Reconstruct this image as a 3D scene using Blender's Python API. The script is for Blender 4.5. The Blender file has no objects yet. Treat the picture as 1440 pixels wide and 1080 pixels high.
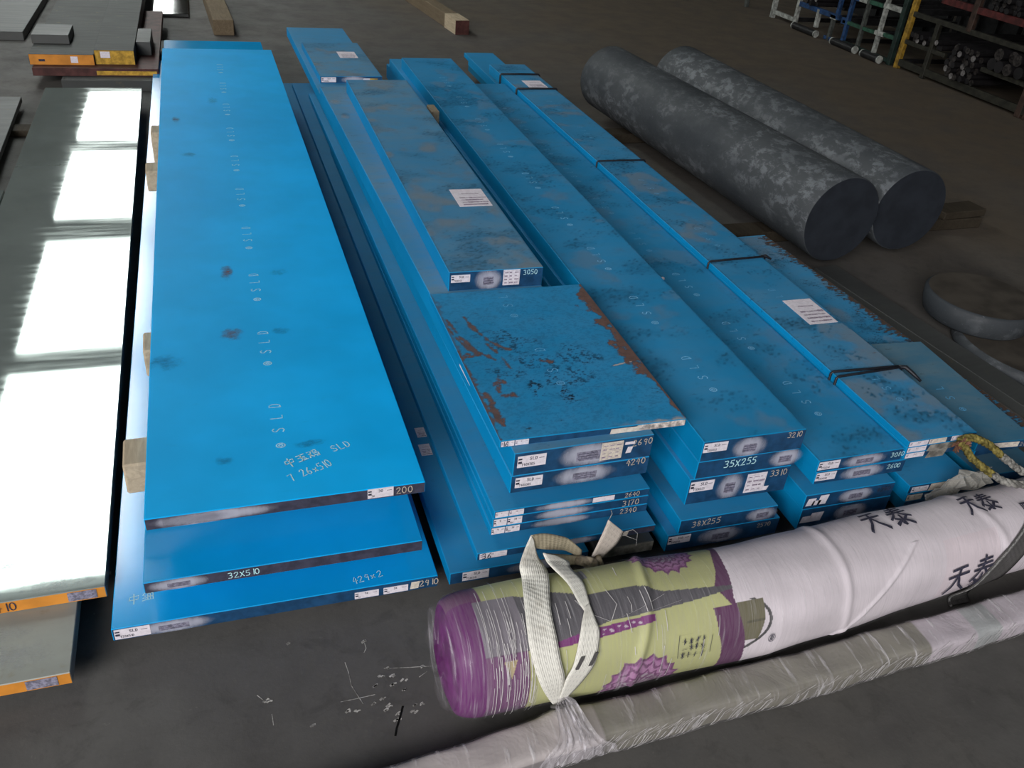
import bpy, bmesh, math, random
import numpy as np
from mathutils import Vector, Matrix
random.seed(7); np.random.seed(7)
SC = bpy.context.scene
COL = SC.collection

# ------------------------------------------------------------------ camera, world, lights, exposure
CAM_F, PITCH, ROLL, YAW = 1230.657, 0.57768, 0.10232, 0.35909
CAM_LOC = Vector((-0.915, -1.25721, 1.43327))
cy, sy = math.cos(YAW), math.sin(YAW)
fwd = Vector((sy*math.cos(PITCH), cy*math.cos(PITCH), -math.sin(PITCH)))
rt = Vector((cy, -sy, 0)); up = rt.cross(fwd)
rr = rt*math.cos(ROLL) + up*math.sin(ROLL)
uu = -rt*math.sin(ROLL) + up*math.cos(ROLL)
cd = bpy.data.cameras.new('camera'); cam = bpy.data.objects.new('camera', cd); COL.objects.link(cam)
M = Matrix((rr, uu, -fwd)).transposed().to_4x4(); M.translation = CAM_LOC
cam.matrix_world = M
cd.sensor_width = 36; cd.lens = CAM_F/1440*36; cd.clip_start = .05; cd.clip_end = 200
SC.camera = cam
w = bpy.data.worlds.new('world'); SC.world = w; w.use_nodes = True
w.node_tree.nodes['Background'].inputs[0].default_value = (.75, .86, 1, 1)
w.node_tree.nodes['Background'].inputs[1].default_value = .6
SC.view_settings.view_transform = 'Standard'; SC.view_settings.look = 'None'
SC.view_settings.exposure = 0.0; SC.view_settings.gamma = 1
try: SC.view_settings.use_curve_mapping = False
except Exception: pass
SKY_L = 9.5          # brightness of the roof-light panes
def area(name, loc, target, sx, sy_, power, col=(1, 1, 1)):
    l = bpy.data.lights.new(name, 'AREA'); l.shape = 'RECTANGLE'; l.size = sx; l.size_y = sy_; l.energy = power; l.color = col
    o = bpy.data.objects.new(name, l); COL.objects.link(o); o.location = loc
    o.rotation_euler = (Vector(target)-Vector(loc)).to_track_quat('-Z', 'Y').to_euler()
    return o
# daylight through the high windows of the left wall plus an unseen fill lamp added behind and left of the camera
area('window_light', (-8.7, 4.0, 3.4), (0, 1.5, 0), 10, 2.2, 70, (.93, .97, 1))
area('front_fill_lamp', (-6.0, -7.0, 4.8), (0, 1, 0.2), 7, 4, 1540, (1, .97, .97))

# ------------------------------------------------------------------ node materials
class NM:
    def __init__(s, name):
        s.m = bpy.data.materials.new(name); s.m.use_nodes = True
        s.t = s.m.node_tree; s.n = s.t.nodes; s.l = s.t.links
        s.b = s.n['Principled BSDF']; s.out = s.n['Material Output']; s._c = None
    def lk(s, a, b): s.l.new(a, b)
    def node(s, t, **k):
        n = s.n.new(t)
        for a, v in k.items(): setattr(n, a, v)
        return n
    def coord(s, kind='Object', scale=(1, 1, 1), rnd=True):
        tc = s.node('ShaderNodeTexCoord'); mp = s.node('ShaderNodeMapping')
        mp.inputs['Scale'].default_value = scale
        s.lk(tc.outputs[kind], mp.inputs['Vector'])
        if rnd:
            oi = s.node('ShaderNodeObjectInfo'); mu = s.node('ShaderNodeMath', operation='MULTIPLY'); mu.inputs[1].default_value = 37.0
            s.lk(oi.outputs['Random'], mu.inputs[0]); s.lk(mu.outputs[0], mp.inputs['Location'])
        return mp.outputs[0]
    def noise(s, vec, scale=5, detail=4, rough=.6, dist=0):
        n = s.node('ShaderNodeTexNoise'); n.inputs['Scale'].default_value = scale; n.inputs['Detail'].default_value = detail
        n.inputs['Roughness'].default_value = rough; n.inputs['Distortion'].default_value = dist
        s.lk(vec, n.inputs['Vector']); return n.outputs['Fac']
    def ramp(s, f, a, b, lo=0.0, hi=1.0):
        r = s.node('ShaderNodeMapRange'); r.interpolation_type = 'SMOOTHSTEP'
        r.inputs[1].default_value = a; r.inputs[2].default_value = b; r.inputs[3].default_value = lo; r.inputs[4].default_value = hi
        s.lk(f, r.inputs[0]); return r.outputs[0]
    def mul(s, a, b, op='MULTIPLY'):
        m = s.node('ShaderNodeMath', operation=op)
        for i, v in enumerate((a, b)):
            if isinstance(v, (int, float)): m.inputs[i].default_value = v
            else: s.lk(v, m.inputs[i])
        return m.outputs[0]
    def mix(s, f, a, b):
        m = s.node('ShaderNodeMix', data_type='RGBA')
        for i, v in ((0, f), (6, a), (7, b)):
            if isinstance(v, (int, float)): m.inputs[i].default_value = v
            elif isinstance(v, tuple): m.inputs[i].default_value = v+(1,) if len(v) == 3 else v
            else: s.lk(v, m.inputs[i])
        return m.outputs[2]
    def col(s, c):
        if isinstance(c, tuple): s.b.inputs['Base Color'].default_value = c+(1,)
        else: s.lk(c, s.b.inputs['Base Color'])
    def rough(s, r):
        if isinstance(r, (int, float)): s.b.inputs['Roughness'].default_value = r
        else: s.lk(r, s.b.inputs['Roughness'])
    def spec(s, v): s.b.inputs['Specular IOR Level'].default_value = v
    def metal(s, v): s.b.inputs['Metallic'].default_value = v
    def bump(s, h, strength=.3, dist=.002):
        b = s.node('ShaderNodeBump'); b.inputs['Strength'].default_value = strength; b.inputs['Distance'].default_value = dist
        s.lk(h, b.inputs['Height']); s.lk(b.outputs[0], s.b.inputs['Normal'])
    def upness(s):
        g = s.node('ShaderNodeNewGeometry'); x = s.node('ShaderNodeSeparateXYZ'); s.lk(g.outputs['Normal'], x.inputs[0]); return x.outputs['Z']
    def sep(s, vec):
        x = s.node('ShaderNodeSeparateXYZ'); s.lk(vec, x.inputs[0]); return x.outputs

def simple(name, c, rough=.6, metal=0, spec=.4, nz=.12, scale=30):
    m = NM(name); v = m.coord(); n = m.noise(v, scale, 3)
    d = tuple(x*(1-nz*2) for x in c); m.col(m.mix(m.ramp(n, .3, .7), d, tuple(min(1, x*(1+nz)) for x in c)))
    m.rough(rough); m.metal(metal); m.spec(spec); return m.m

BLUE = (.002, .25, .53)
def paint(name, dust=.2, grime=.3, rust=0.0, rough=.35, spec=.35, base=BLUE, edge=0.0):
    m = NM(name); v = m.coord(scale=(1, 1, 1)); vs = m.coord(scale=(1, 2.2, 1))
    big = m.noise(v, 2.3, 4, .6); fine = m.noise(vs, 34, 5, .7); mid = m.noise(vs, 9, 4, .65, .4)
    c = m.mix(m.ramp(big, .3, .75), tuple(x*.86 for x in base), tuple(min(1, x*1.06) for x in base))
    upz = m.ramp(m.upness(), .6, .95)
    du = m.mul(m.mul(upz, m.ramp(big, .25, .7, dust*.45, dust)), m.ramp(mid, .25, .7, .6, 1.15))
    c = m.mix(du, c, (.19, .235, .235))
    gr = m.mul(m.mul(m.ramp(fine, .56, .74), m.ramp(mid, .45, .66)), grime)
    c = m.mix(gr, c, (.018, .035, .05))
    if rust > 0:
        g = m.coord('Generated', rnd=False); xyz = m.sep(g)
        ed = m.mul(m.mul(xyz[0], 0.5, 'SUBTRACT'), 0.0, 'ADD'); ed = m.mul(ed, ed)       # (x-.5)^2
        em = m.ramp(ed, .13, .25)
        rn = m.noise(m.coord(scale=(1, .8, 1)), 11, 5, .7, .6)
        thr = m.mul(rn, m.mul(em, edge), 'ADD')
        rm = m.mul(m.mul(m.ramp(thr, .70, .80), upz), rust)
        c = m.mix(rm, c, m.mix(fine, (.17, .075, .035), (.28, .17, .11)))
    m.col(c); m.rough(m.mul(m.mul(du, .5), rough, 'ADD')); m.spec(spec)
    m.bump(fine, .10, .0006)
    return m.m

MAT = {}
MAT['blue_clean'] = paint('clean_blue_paint', .02, .06, 0, .5, .06, (.0003, .42, .90))
MAT['blue_gloss'] = paint('glossy_blue_paint', .02, .05, 0, .13, 1.0, (.0004, .36, .78))
MAT['blue'] = paint('blue_paint', .20, .35, 0, .5, .12)
MAT['blue_dusty'] = paint('dusty_blue_paint', .58, .6, 0, .55, .15)
MAT['blue_grimy'] = paint('grimy_blue_paint', .34, 1.0, .3, .5, .12, edge=.05)
MAT['blue_rusty'] = paint('rusted_blue_paint', .16, 1.0, 0, .5, .12)
MAT['blue_dull'] = paint('dull_teal_paint', .50, .6, 0, .5, .12, (.004, .14, .27))
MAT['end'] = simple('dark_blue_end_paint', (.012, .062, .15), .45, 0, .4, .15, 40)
MAT['end_grey'] = simple('bare_saw_cut_end', (.06, .062, .10), .5, .2, .4, .15, 60)

def steel(name, c, rough, streak=.05, spots=.2, metal=1.0):
    m = NM(name); v = m.coord(scale=(1, 1, 1)); vs = m.coord(scale=(3, 40, 3))
    st = m.noise(vs, 1.0, 3); big = m.noise(v, 3.0, 5); sp = m.noise(v, 16, 5, .7)
    k = m.ramp(big, .3, .7)
    m.col(m.mix(m.mul(m.ramp(sp, .58, .75), spots), m.mix(k, tuple(x*.8 for x in c), c), (.16, .13, .06)))
    m.metal(metal); m.rough(m.mul(m.ramp(st, .3, .7, 0, streak), rough, 'ADD')); return m.m
MAT['steel_bright'] = steel('ground_steel', (.40, .46, .435), .028, .03, .08, .62)
MAT['steel_dull'] = steel('stained_steel', (.055, .060, .058), .65, .1, .5, .15)
MAT['steel_front'] = steel('yellowed_steel', (.33, .345, .31), .5, .1, .45, .3)
MAT['steel_polish'] = steel('polished_steel', (.5, .5, .5), .06, .03, .05)
MAT['steel_dark'] = steel('dark_mill_steel', (.085, .09, .088), .5, .1, .3, .3)
MAT['orange'] = simple('orange_end_paint', (.60, .24, .035), .55, 0, .3, .10, 14)
MAT['yellow'] = simple('yellow_paint', (.50, .30, .04), .55, 0, .3, .2, 40)
MAT['redbrown'] = simple('red_brown_primer', (.075, .028, .025), .6, 0, .3, .2, 20)
MAT['label'] = simple('white_paper_label', (.74, .70, .76), .7, 0, .2, .06, 120)
MAT['label_warm'] = simple('yellowed_paper_label', (.66, .60, .52), .7, 0, .2, .1, 120)
MAT['ink'] = simple('black_ink', (.05, .05, .08), .7, 0, .2, .3, 300)
MAT['ink_soft'] = simple('faded_label_print', (.36, .30, .38), .7, 0, .2, .3, 300)
MAT['ink_red'] = simple('red_label_print', (.55, .16, .18), .7, 0, .2, .2, 300)
MAT['chalk'] = simple('white_chalk', (.50, .82, .97), .9, 0, .1, .2, 400)
MAT['chalk_buff'] = simple('dirty_chalk', (.50, .44, .38), .9, 0, .1, .2, 400)
MAT['stencil'] = simple('pale_blue_stencil', (.20, .52, .80), .6, 0, .2, .15, 200)
MAT['stencil_bright'] = simple('bright_blue_stencil', (.36, .72, .94), .6, 0, .2, .15, 200)
MAT['stencil_faint'] = simple('faint_blue_stencil', (.10, .36, .62), .6, 0, .2, .15, 200)
MAT['stamp'] = simple('grey_stamp_patch', (.24, .235, .31), .7, 0, .2, .25, 150)
MAT['stamp_ink'] = simple('stamp_lettering', (.12, .12, .18), .7, 0, .2, .25, 150)
MAT['bare_white'] = simple('chipped_white_edge', (.62, .56, .52), .7, 0, .2, .3, 80)
MAT['black_cord'] = simple('black_cord', (.012, .014, .02), .5, 0, .4, .2, 80)
MAT['rust'] = simple('rust_patch', (.17, .085, .055), .9, 0, .1, .3, 60)

def spray():
    m = NM('white_sprayed_patch'); g = m.coord('Generated', rnd=False); x = m.sep(g)
    def fall(o):
        d = m.mul(o, .5, 'SUBTRACT'); d = m.mul(d, 2.0); return m.mul(d, d)
    r = m.mul(fall(x[0]), m.mul(fall(x[2]), .55), 'ADD')
    n = m.noise(m.coord(scale=(1, 1, .35)), 28, 4, .7)
    r = m.mul(r, m.ramp(n, .2, .8, -.16, .2), 'ADD')
    a = m.ramp(r, .02, 1.0, .86, 0)
    m.col((.46, .48, .58)); m.rough(.8); m.spec(.1); m.lk(a, m.b.inputs['Alpha']); return m.m
MAT['spray'] = spray()
def stain(name, c, amax=.8):
    m = NM(name); g = m.coord('Generated', rnd=False); x = m.sep(g)
    def fall(o):
        d = m.mul(m.mul(o, .5, 'SUBTRACT'), 2.0); return m.mul(d, d)
    r = m.mul(fall(x[0]), fall(x[1]), 'ADD')
    n = m.noise(m.coord(), 38, 5, .75)
    r = m.mul(r, m.ramp(n, .2, .8, -.5, .6), 'ADD')
    sp = m.noise(m.coord(scale=(1, 3, 1)), 110, 3, .8)
    m.col(c); m.rough(.8); m.spec(.1); m.lk(m.mul(m.ramp(r, -.3, .95, amax, 0), m.ramp(sp, .35, .6, .35, 1)), m.b.inputs['Alpha']); return m.m
MAT['stain_rust'] = stain('rust_stain', (.17, .085, .055), .85)
MAT['stain_dark'] = stain('dark_oil_stain', (.02, .06, .10), .38)
MAT['stain_pale'] = stain('pale_scuff', (.40, .42, .42), .5)

def wood(name, c):
    m = NM(name); v = m.coord(scale=(1, .12, 1)); n = m.noise(v, 60, 5, .65, 1.0); b = m.noise(m.coord(), 6, 4)
    m.col(m.mix(m.mul(m.ramp(n, .35, .65), .5), m.mix(b, tuple(x*.7 for x in c), c), tuple(x*.45 for x in c)))
    m.rough(.8); m.spec(.15); m.bump(n, .3, .001); return m.m
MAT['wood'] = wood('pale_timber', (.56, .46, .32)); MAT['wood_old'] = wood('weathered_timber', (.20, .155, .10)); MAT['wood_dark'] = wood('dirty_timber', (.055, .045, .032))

def forged():
    m = NM('forged_scale'); v = m.coord(scale=(1, .6, 1)); n = m.noise(v, 24, 6, .72, .3); b = m.noise(v, 3.2, 4); f = m.noise(v, 90, 3)
    flake = m.mul(m.ramp(n, .47, .60), m.ramp(b, .44, .60))
    c = m.mix(m.ramp(b, .3, .7), (.030, .036, .042), (.058, .065, .070))
    c = m.mix(m.mul(flake, .75), c, (.15, .165, .18))
    c = m.mix(m.mul(m.ramp(f, .66, .75), .3), c, (.24, .26, .28))
    m.col(c); m.rough(m.ramp(n, .4, .7, .72, .5)); m.spec(.35); m.bump(n, .35, .003); return m.m
MAT['forged'] = forged()
MAT['saw_end'] = simple('dark_sawn_end', (.024, .029, .038), .6, .2, .35, .1, 14)

def floor_mat():
    m = NM('worn_concrete'); v = m.coord(rnd=False); x = m.sep(v)
    big = m.noise(v, .9, 5, .6); mid = m.noise(v, 5, 5, .65); fine = m.noise(v, 60, 4, .7); sp = m.noise(v, 26, 3, .6)
    far = m.mul(m.mul(x[0], .16), m.mul(x[1], .05), 'ADD')
    far = m.mul(far, m.mul(m.mul(big, .5, 'SUBTRACT'), .9), 'ADD')
    c = m.mix(m.ramp(far, .1, .75), (.098, .095, .090), (.098, .078, .056))
    c = m.mix(m.ramp(mid, .35, .72), tuple([.72]*3), tuple([1.25]*3)) if False else m.mix(m.mul(m.ramp(mid, .4, .75), .55), c, (.060, .058, .056))
    c = m.mix(m.mul(m.ramp(big, .55, .75), .35), c, (.12, .105, .085))
    c = m.mix(m.mul(m.ramp(fine, .56, .75), .5), c, (.12, .118, .105))
    mo = m.noise(v, 14, 6, .75, .5); c = m.mix(m.mul(m.ramp(mo, .5, .72), .5), c, (.050, .048, .046))
    c = m.mix(m.mul(m.ramp(sp, .71, .78), .6), c, (.22, .21, .19))
    m.col(c); m.rough(m.ramp(mid, .3, .7, .62, .8)); m.spec(.2)
    m.bump(fine, .25, .002); return m.m
MAT['floor'] = floor_mat()
MAT['wall'] = simple('grey_sheet_wall', (.16, .17, .18), .7, 0, .2, .1, 3)
MAT['ceiling'] = simple('dark_roof_sheet', (.22, .24, .24), .8, 0, .1, .1, 2)
MAT['scuff'] = simple('pale_scuff_mark', (.42, .41, .38), .8, 0, .1, .3, 90)
MAT['crack'] = simple('floor_crack', (.008, .008, .008), .9, 0, .1, .2, 90)
def emit(name, c, s):
    m = NM(name); m.n.remove(m.b); e = m.node('ShaderNodeEmission'); e.inputs[0].default_value = c+(1,); e.inputs[1].default_value = s
    m.lk(e.outputs[0], m.out.inputs[0]); return m.m
MAT['skypane'] = emit('daylit_roof_pane', (.95, 1, .97), SKY_L)

def printed(name, rough=.6, bumpy=.25):
    m = NM(name); a = m.node('ShaderNodeVertexColor'); a.layer_name = 'print'
    v = m.coord(scale=(1, 1, 1)); w = m.noise(v, 7, 5, .6, .6); f = m.noise(m.coord(scale=(300, 22, 22)), 1.0, 2)
    m.col(m.mix(m.mul(m.ramp(f, .3, .7), .16), a.outputs[0], (.30, .28, .30)))
    m.rough(rough); m.spec(.3); m.bump(w, bumpy, .012); return m.m
MAT['print'] = printed('printed_woven_fabric', .6, .2); MAT['wrap_print'] = printed('wrapped_foam_sheet', .55, .6)
def film(name, sx, amax, base, tint=(.86, .84, .88), bmp=.3):
    # clear stretch film: see-through, with a gloss and whitish streaks that paint the highlights on its stretch lines
    m = NM(name); v = m.coord(scale=sx, rnd=False); st = m.noise(v, 1.0, 3, .6, .25); b = m.noise(m.coord(rnd=False), 6, 3); wr = m.noise(m.coord(scale=(8, 5, 5), rnd=False), 2.2, 4, .6, .8)
    a = m.mul(m.mul(m.ramp(st, .55, .72), m.ramp(b, .35, .65, .25, 1)), amax)
    a = m.mul(a, base, 'ADD')
    m.col(tint); m.rough(.16); m.spec(.55); m.lk(a, m.b.inputs['Alpha'])
    m.bump(m.mul(st, wr, 'ADD'), bmp, .006); return m.m
MAT['film'] = film('clear_stretch_film', (150, 5, 5), .26, .02, (.86, .84, .88), .07)
MAT['film_bar'] = film('streaky_stretch_film', (70, 10, 10), .55, .06, (.86, .84, .86), .7)
MAT['film_heavy'] = film('gathered_stretch_film', (90, 20, 20), .5, .22, (.80, .77, .82), .8)
MAT['film_glint'] = simple('painted_film_glints', (.62, .60, .60), .3, 0, .6, .1, 50)  # pale colour that paints light catching on the film
def webbing(name, c, dark, sc=1.0):
    m = NM(name); a = m.node('ShaderNodeUVMap'); x = m.sep(a.outputs[0])
    def wave(o, k):
        s = m.mul(m.mul(o, k), 0, 'ADD'); n = m.node('ShaderNodeMath', operation='SINE'); m.lk(s, n.inputs[0]); return n.outputs[0]
    rib = wave(x[0], 2*math.pi*13); weft = wave(x[1], 520); st = wave(x[0], 2*math.pi*5)
    n = m.noise(m.coord(), 16, 5, .7); n2 = m.noise(m.coord(), 5, 3)
    c1 = m.mix(m.mul(m.ramp(n, .5, .72), m.ramp(n2, .4, .65, .15, .8)), c, dark)
    c1 = m.mix(m.mul(m.mul(m.ramp(st, .88, .98), m.ramp(weft, -.2, .4)), .55), c1, tuple(x*.35 for x in c))
    m.col(c1); m.rough(.75); m.spec(.2); m.bump(m.mul(m.mul(rib, .5), m.mul(weft, .5), 'ADD'), .35, .0015); return m.m
MAT['web_white'] = webbing('white_webbing', (.74, .73, .66), (.30, .25, .18))
MAT['web_soiled'] = webbing('soiled_webbing', (.50, .44, .31), (.17, .12, .09))
MAT['web_grey'] = webbing('grey_webbing', (.085, .082, .08), (.035, .035, .035))
MAT['web_knot'] = simple('soiled_knot', (.30, .255, .19), .8, 0, .1, .3, 60); MAT['web_tail'] = webbing('pale_webbing_tail', (.56, .50, .44), (.34, .27, .21))
MAT['scrap_film'] = film('crumpled_film', (30, 30, 30), .3, .45, (.42, .41, .37))
MAT['web_edge'] = simple('pale_webbing_edge', (.32, .32, .31), .8, 0, .1, .3, 200)
MAT['rope_yellow'] = simple('yellow_rope_sleeve', (.20, .165, .045), .7, 0, .2, .35, 90)
MAT['rope_grey'] = simple('grey_rope_sleeve', (.24, .235, .215), .7, 0, .2, .35, 90)
MAT['scrap'] = simple('dusty_torn_plastic', (.26, .25, .22), .4, 0, .5, .3, 40)
for n, c in dict(r_yellow=(.42, .25, .03), r_green=(.035, .12, .075), r_dgreen=(.015, .035, .028), r_blue=(.02, .07, .19), r_white=(.46, .48, .44), r_red=(.11, .022, .02), r_olive=(.03, .029, .020), r_brown=(.06, .035, .025), r_black=(.014, .014, .015), r_grey=(.09, .10, .09)).items():
    MAT[n] = simple('rack_paint_'+n[2:], tuple(.62*v_ for v_ in c), .6, 0, .3, .3, 25)
MAT['rod'] = simple('dark_rod_steel', (.010, .009, .010), .55, .2, .4, .2, 20)
MAT['rod_end'] = simple('cut_rod_end', (.035, .03, .028), .5, .4, .5, .5, 60)
MAT['rod_tip'] = simple('pale_rod_end', (.17, .16, .155), .5, .1, .5, .3, 60)

# ------------------------------------------------------------------ object helpers
def link(name, me, mats, parent=None):
    o = bpy.data.objects.new(name, me); COL.objects.link(o)
    if not me.materials:
        for m in (mats if isinstance(mats, (list, tuple)) else [mats]): me.materials.append(MAT[m] if isinstance(m, str) else m)
    if parent is not None: o.parent = parent
    return o
def tag(o, label, cat, group=None, kind=None):
    o['label'] = label; o['category'] = cat
    if group: o['group'] = group
    if kind: o['kind'] = kind
    return o
def empty(name, loc, rz=0):
    o = bpy.data.objects.new(name, None); COL.objects.link(o); o.location = loc; o.rotation_euler = (0, 0, rz); o.empty_display_size = .05; return o
def from_bm(name, bm, mats, parent=None, smooth=False):
    me = bpy.data.meshes.new(name); bm.to_mesh(me); bm.free()
    if smooth:
        for p in me.polygons: p.use_smooth = True
    return link(name, me, mats, parent)
def box_bm(x0, x1, y0, y1, z0, z1, bev=.0, seg=1, bm=None):
    bm = bm or bmesh.new()
    r = bmesh.ops.create_cube(bm, size=1)
    for v in r['verts']:
        v.co = Vector((x0+(v.co.x+.5)*(x1-x0), y0+(v.co.y+.5)*(y1-y0), z0+(v.co.z+.5)*(z1-z0)))
    if bev > 0:
        es = list({e for v in r['verts'] for e in v.link_edges})
        bmesh.ops.bevel(bm, geom=es, offset=bev, segments=seg, affect='EDGES', profile=.6)
    return bm
def struct(name, bm, mats):
    o = from_bm(name, bm, mats); o['kind'] = 'structure'; return o
def tube(bm, pts, r, n=8, cap=True):
    pts = [Vector(p) for p in pts]; rings = []; prev = None
    for i, p in enumerate(pts):
        t = (pts[min(i+1, len(pts)-1)]-pts[max(i-1, 0)]).normalized()
        a = prev if prev is not None else (Vector((0, 0, 1)) if abs(t.z) < .9 else Vector((1, 0, 0)))
        u = (a - t*a.dot(t)).normalized(); prev = u; v = t.cross(u)
        ri = r[i] if isinstance(r, (list, tuple)) else r
        rings.append([bm.verts.new(p+u*math.cos(2*math.pi*k/n)*ri+v*math.sin(2*math.pi*k/n)*ri) for k in range(n)])
    for a, b in zip(rings, rings[1:]):
        for k in range(n): bm.faces.new((a[k], a[(k+1) % n], b[(k+1) % n], b[k]))
    if cap:
        bm.faces.new(rings[0][::-1]); bm.faces.new(rings[-1])
    return bm

# stroke lettering: unit cell 0..0.6 wide, 0..1 tall
def circ(cx, cy_, rx, ry, n=12, a0=0, a1=360): return [(cx+rx*math.cos(math.radians(a0+(a1-a0)*k/n)), cy_+ry*math.sin(math.radians(a0+(a1-a0)*k/n))) for k in range(n+1)]
GL = {
 '0': [circ(.3, .5, .26, .5)], '1': [[(.3, 0), (.3, 1)]], '2': [[(.05, .8), (.2, 1), (.45, .98), (.52, .75), (.3, .4), (.03, .02), (.58, .05)]],
 '3': [[(.05, .95), (.4, 1), (.52, .8), (.4, .58), (.2, .55), (.45, .48), (.55, .25), (.38, .02), (.05, .05)]], '4': [[(.35, 1), (.05, .4), (.58, .42)], [(.45, .75), (.38, -.05)]],
 '5': [[(.52, 1), (.12, .97), (.08, .58), (.38, .6), (.55, .35), (.4, .03), (.05, .03)]], '6': [[(.45, 1), (.15, .6), (.06, .25), (.25, 0), (.5, .15), (.5, .4), (.3, .5), (.1, .35)]],
 '7': [[(.02, .9), (.55, 1), (.28, 0)]], '8': [[(.3, .52), (.08, .75), (.28, 1), (.5, .78), (.3, .52), (.06, .25), (.3, 0), (.54, .25), (.3, .52)]], '9': [[(.5, .7), (.3, .5), (.08, .7), (.25, .98), (.5, .9), (.48, .5), (.4, 0)]],
 'X': [[(.05, .9), (.55, .05)], [(.55, .95), (.05, 0)]], 'x': [[(.05, .55), (.5, .1)], [(.5, .6), (.08, .05)]], 'T': [[(.0, 1), (.6, 1)], [(.3, 1), (.3, 0)]],
 'S': [[(.55, .85), (.35, 1), (.12, .9), (.08, .68), (.3, .53), (.52, .38), (.52, .12), (.3, 0), (.04, .12)]], 'L': [[(.12, 1), (.12, 0), (.55, 0)]], 'D': [[(.1, 0), (.1, 1), (.38, .95), (.55, .7), (.55, .3), (.38, .05), (.1, 0)]],
 'R': [[(.1, 0), (.1, 1), (.45, .95), (.5, .65), (.1, .5), (.55, 0)]], '/': [[(.1, 0), (.5, 1)]], ' ': [], '-': [[(.05, .5), (.5, .5)]],
 '@': [circ(.3, .5, .3, .36), circ(.3, .5, .13, .16, 8)],
 '中': [[(.05, .35), (.1, .75), (.85, .8), (.78, .38), (.05, .35)], [(.45, 1.05), (.42, -.15)]],
 '玉': [[(.1, .9), (.8, .95)], [(.15, .55), (.75, .58)], [(.02, .1), (.9, .15)], [(.45, .9), (.42, .1)], [(.6, .38), (.78, .25)]],
 '鸡': [[(.05, .9), (.4, .9), (.05, .1)], [(.1, .6), (.42, .1)], [(.55, .95), (.85, .95), (.85, .65), (.55, .65), (.55, .95)], [(.55, .5), (.95, .5), (.9, .05), (.7, .1)], [(.5, .25), (.85, .25)]],
 '细': [[(.3, 1), (.08, .7), (.35, .6), (.05, .3), (.4, .35)], [(.05, .05), (.4, .15)], [(.5, .85), (.5, .1), (.95, .1), (.95, .85), (.5, .85)], [(.72, .85), (.72, .1)], [(.5, .48), (.95, .48)]],
 '天': [[(.12, .86), (.78, .94)], [(.02, .58), (.92, .66)], [(.5, .92), (.46, .6), (.3, .25), (.05, -.02)], [(.46, .58), (.65, .25), (.98, -.02)]],
 '泰': [[(.2, .92), (.78, .97)], [(.14, .76), (.82, .82)], [(.04, .6), (.95, .66)], [(.48, 1.08), (.42, .72), (.25, .45), (.02, .28)], [(.5, .64), (.7, .45), (.98, .3)], [(.5, .45), (.5, .02), (.4, .08)], [(.2, .3), (.38, .22)], [(.12, .05), (.42, .18)], [(.8, .36), (.58, .2)], [(.58, .18), (.88, .0)]],
 '四': [[(.05, .9), (.05, .05), (.9, .05), (.9, .9), (.05, .9)], [(.35, .9), (.3, .4)], [(.6, .9), (.6, .45), (.8, .45)]],
}
def adv(ch): return 1.08 if ord(ch) > 255 else (.45 if ch in '1/' else .78)
def text_lines(s, h, aspect=1.0, jit=0.0, rs=random):
    out = []; x = 0
    for ch in s:
        jx, jy = rs.uniform(-jit, jit), rs.uniform(-jit, jit)
        for pl in GL.get(ch, []): out.append([((x+px*aspect+jx)*h, (py+jy)*h) for px, py in pl])
        x += adv(ch)*aspect
    return out, x*h
def ribbon(bm, pts, wd, f):
    """flat stroke in (u,v); f maps (u,v) to a 3-D point"""
    P = [Vector(p) for p in pts]; L = []; R = []
    for i, p in enumerate(P):
        t = P[min(i+1, len(P)-1)]-P[max(i-1, 0)]
        if t.length < 1e-9: t = Vector((1, 0))
        t.normalize(); n = Vector((-t.y, t.x))*wd/2
        e = t*wd*.35*(-1 if i == 0 else (1 if i == len(P)-1 else 0))
        L.append(bm.verts.new(f(*(p+n+e)))); R.append(bm.verts.new(f(*(p-n+e))))
    for i in range(len(P)-1): bm.faces.new((L[i], R[i], R[i+1], L[i+1]))
def write(parent, name, s, f, h, wd, mat, aspect=1.0, jit=.03, at=(0, 0), rot=0.0):
    bm = bmesh.new(); ls, W = text_lines(s, h, aspect, jit)
    c, sn = math.cos(rot), math.sin(rot)
    for pl in ls: ribbon(bm, [(at[0]+x*c-y*sn, at[1]+x*sn+y*c) for x, y in pl], wd, f)
    o = from_bm(name, bm, mat, parent); return o

# ------------------------------------------------------------------ the hall
struct('floor', box_bm(-9, 9, -9, 50, -.12, 0), 'floor')
struct('wall_left', box_bm(-9.2, -9, -9, 50, 0, 6), 'wall'); struct('wall_right', box_bm(9, 9.2, -9, 50, 0, 6), 'wall')
struct('wall_back', box_bm(-9, 9, 50, 50.2, 0, 6), 'wall'); struct('wall_front', box_bm(-9, 9, -9.2, -9, 0, 6), 'wall')
RX0, RX1 = -4.03, -2.23
struct('ceiling', box_bm(-9, RX0, -9, 50, 6, 6.15), 'ceiling')
struct('ceiling_right', box_bm(RX1, 9, -9, 50, 6, 6.15), 'ceiling')
PANES = [(6.35, 10.65), (11.2, 15.15), (16.15, 20.0), (20.8, 24.8), (35.6, 45.0)]
edges = [-9]+[v for p in PANES for v in p]+[50]
k = 0
for a, b in zip(edges[0::2], edges[1::2]):
    k += 1; struct('trim_%d' % k, box_bm(RX0, RX1, a, b, 6, 6.15), 'ceiling')
for i, (a, b) in enumerate(PANES):
    o = struct('window_%d' % (i+1), box_bm(RX0, RX1, a, b, 6.03, 6.06), 'skypane')
def floor_pt(x, y): return (x, y, .0006)
FL = bpy.data.objects['floor']
sc_bm = bmesh.new()
rs = random.Random(3)
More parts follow.
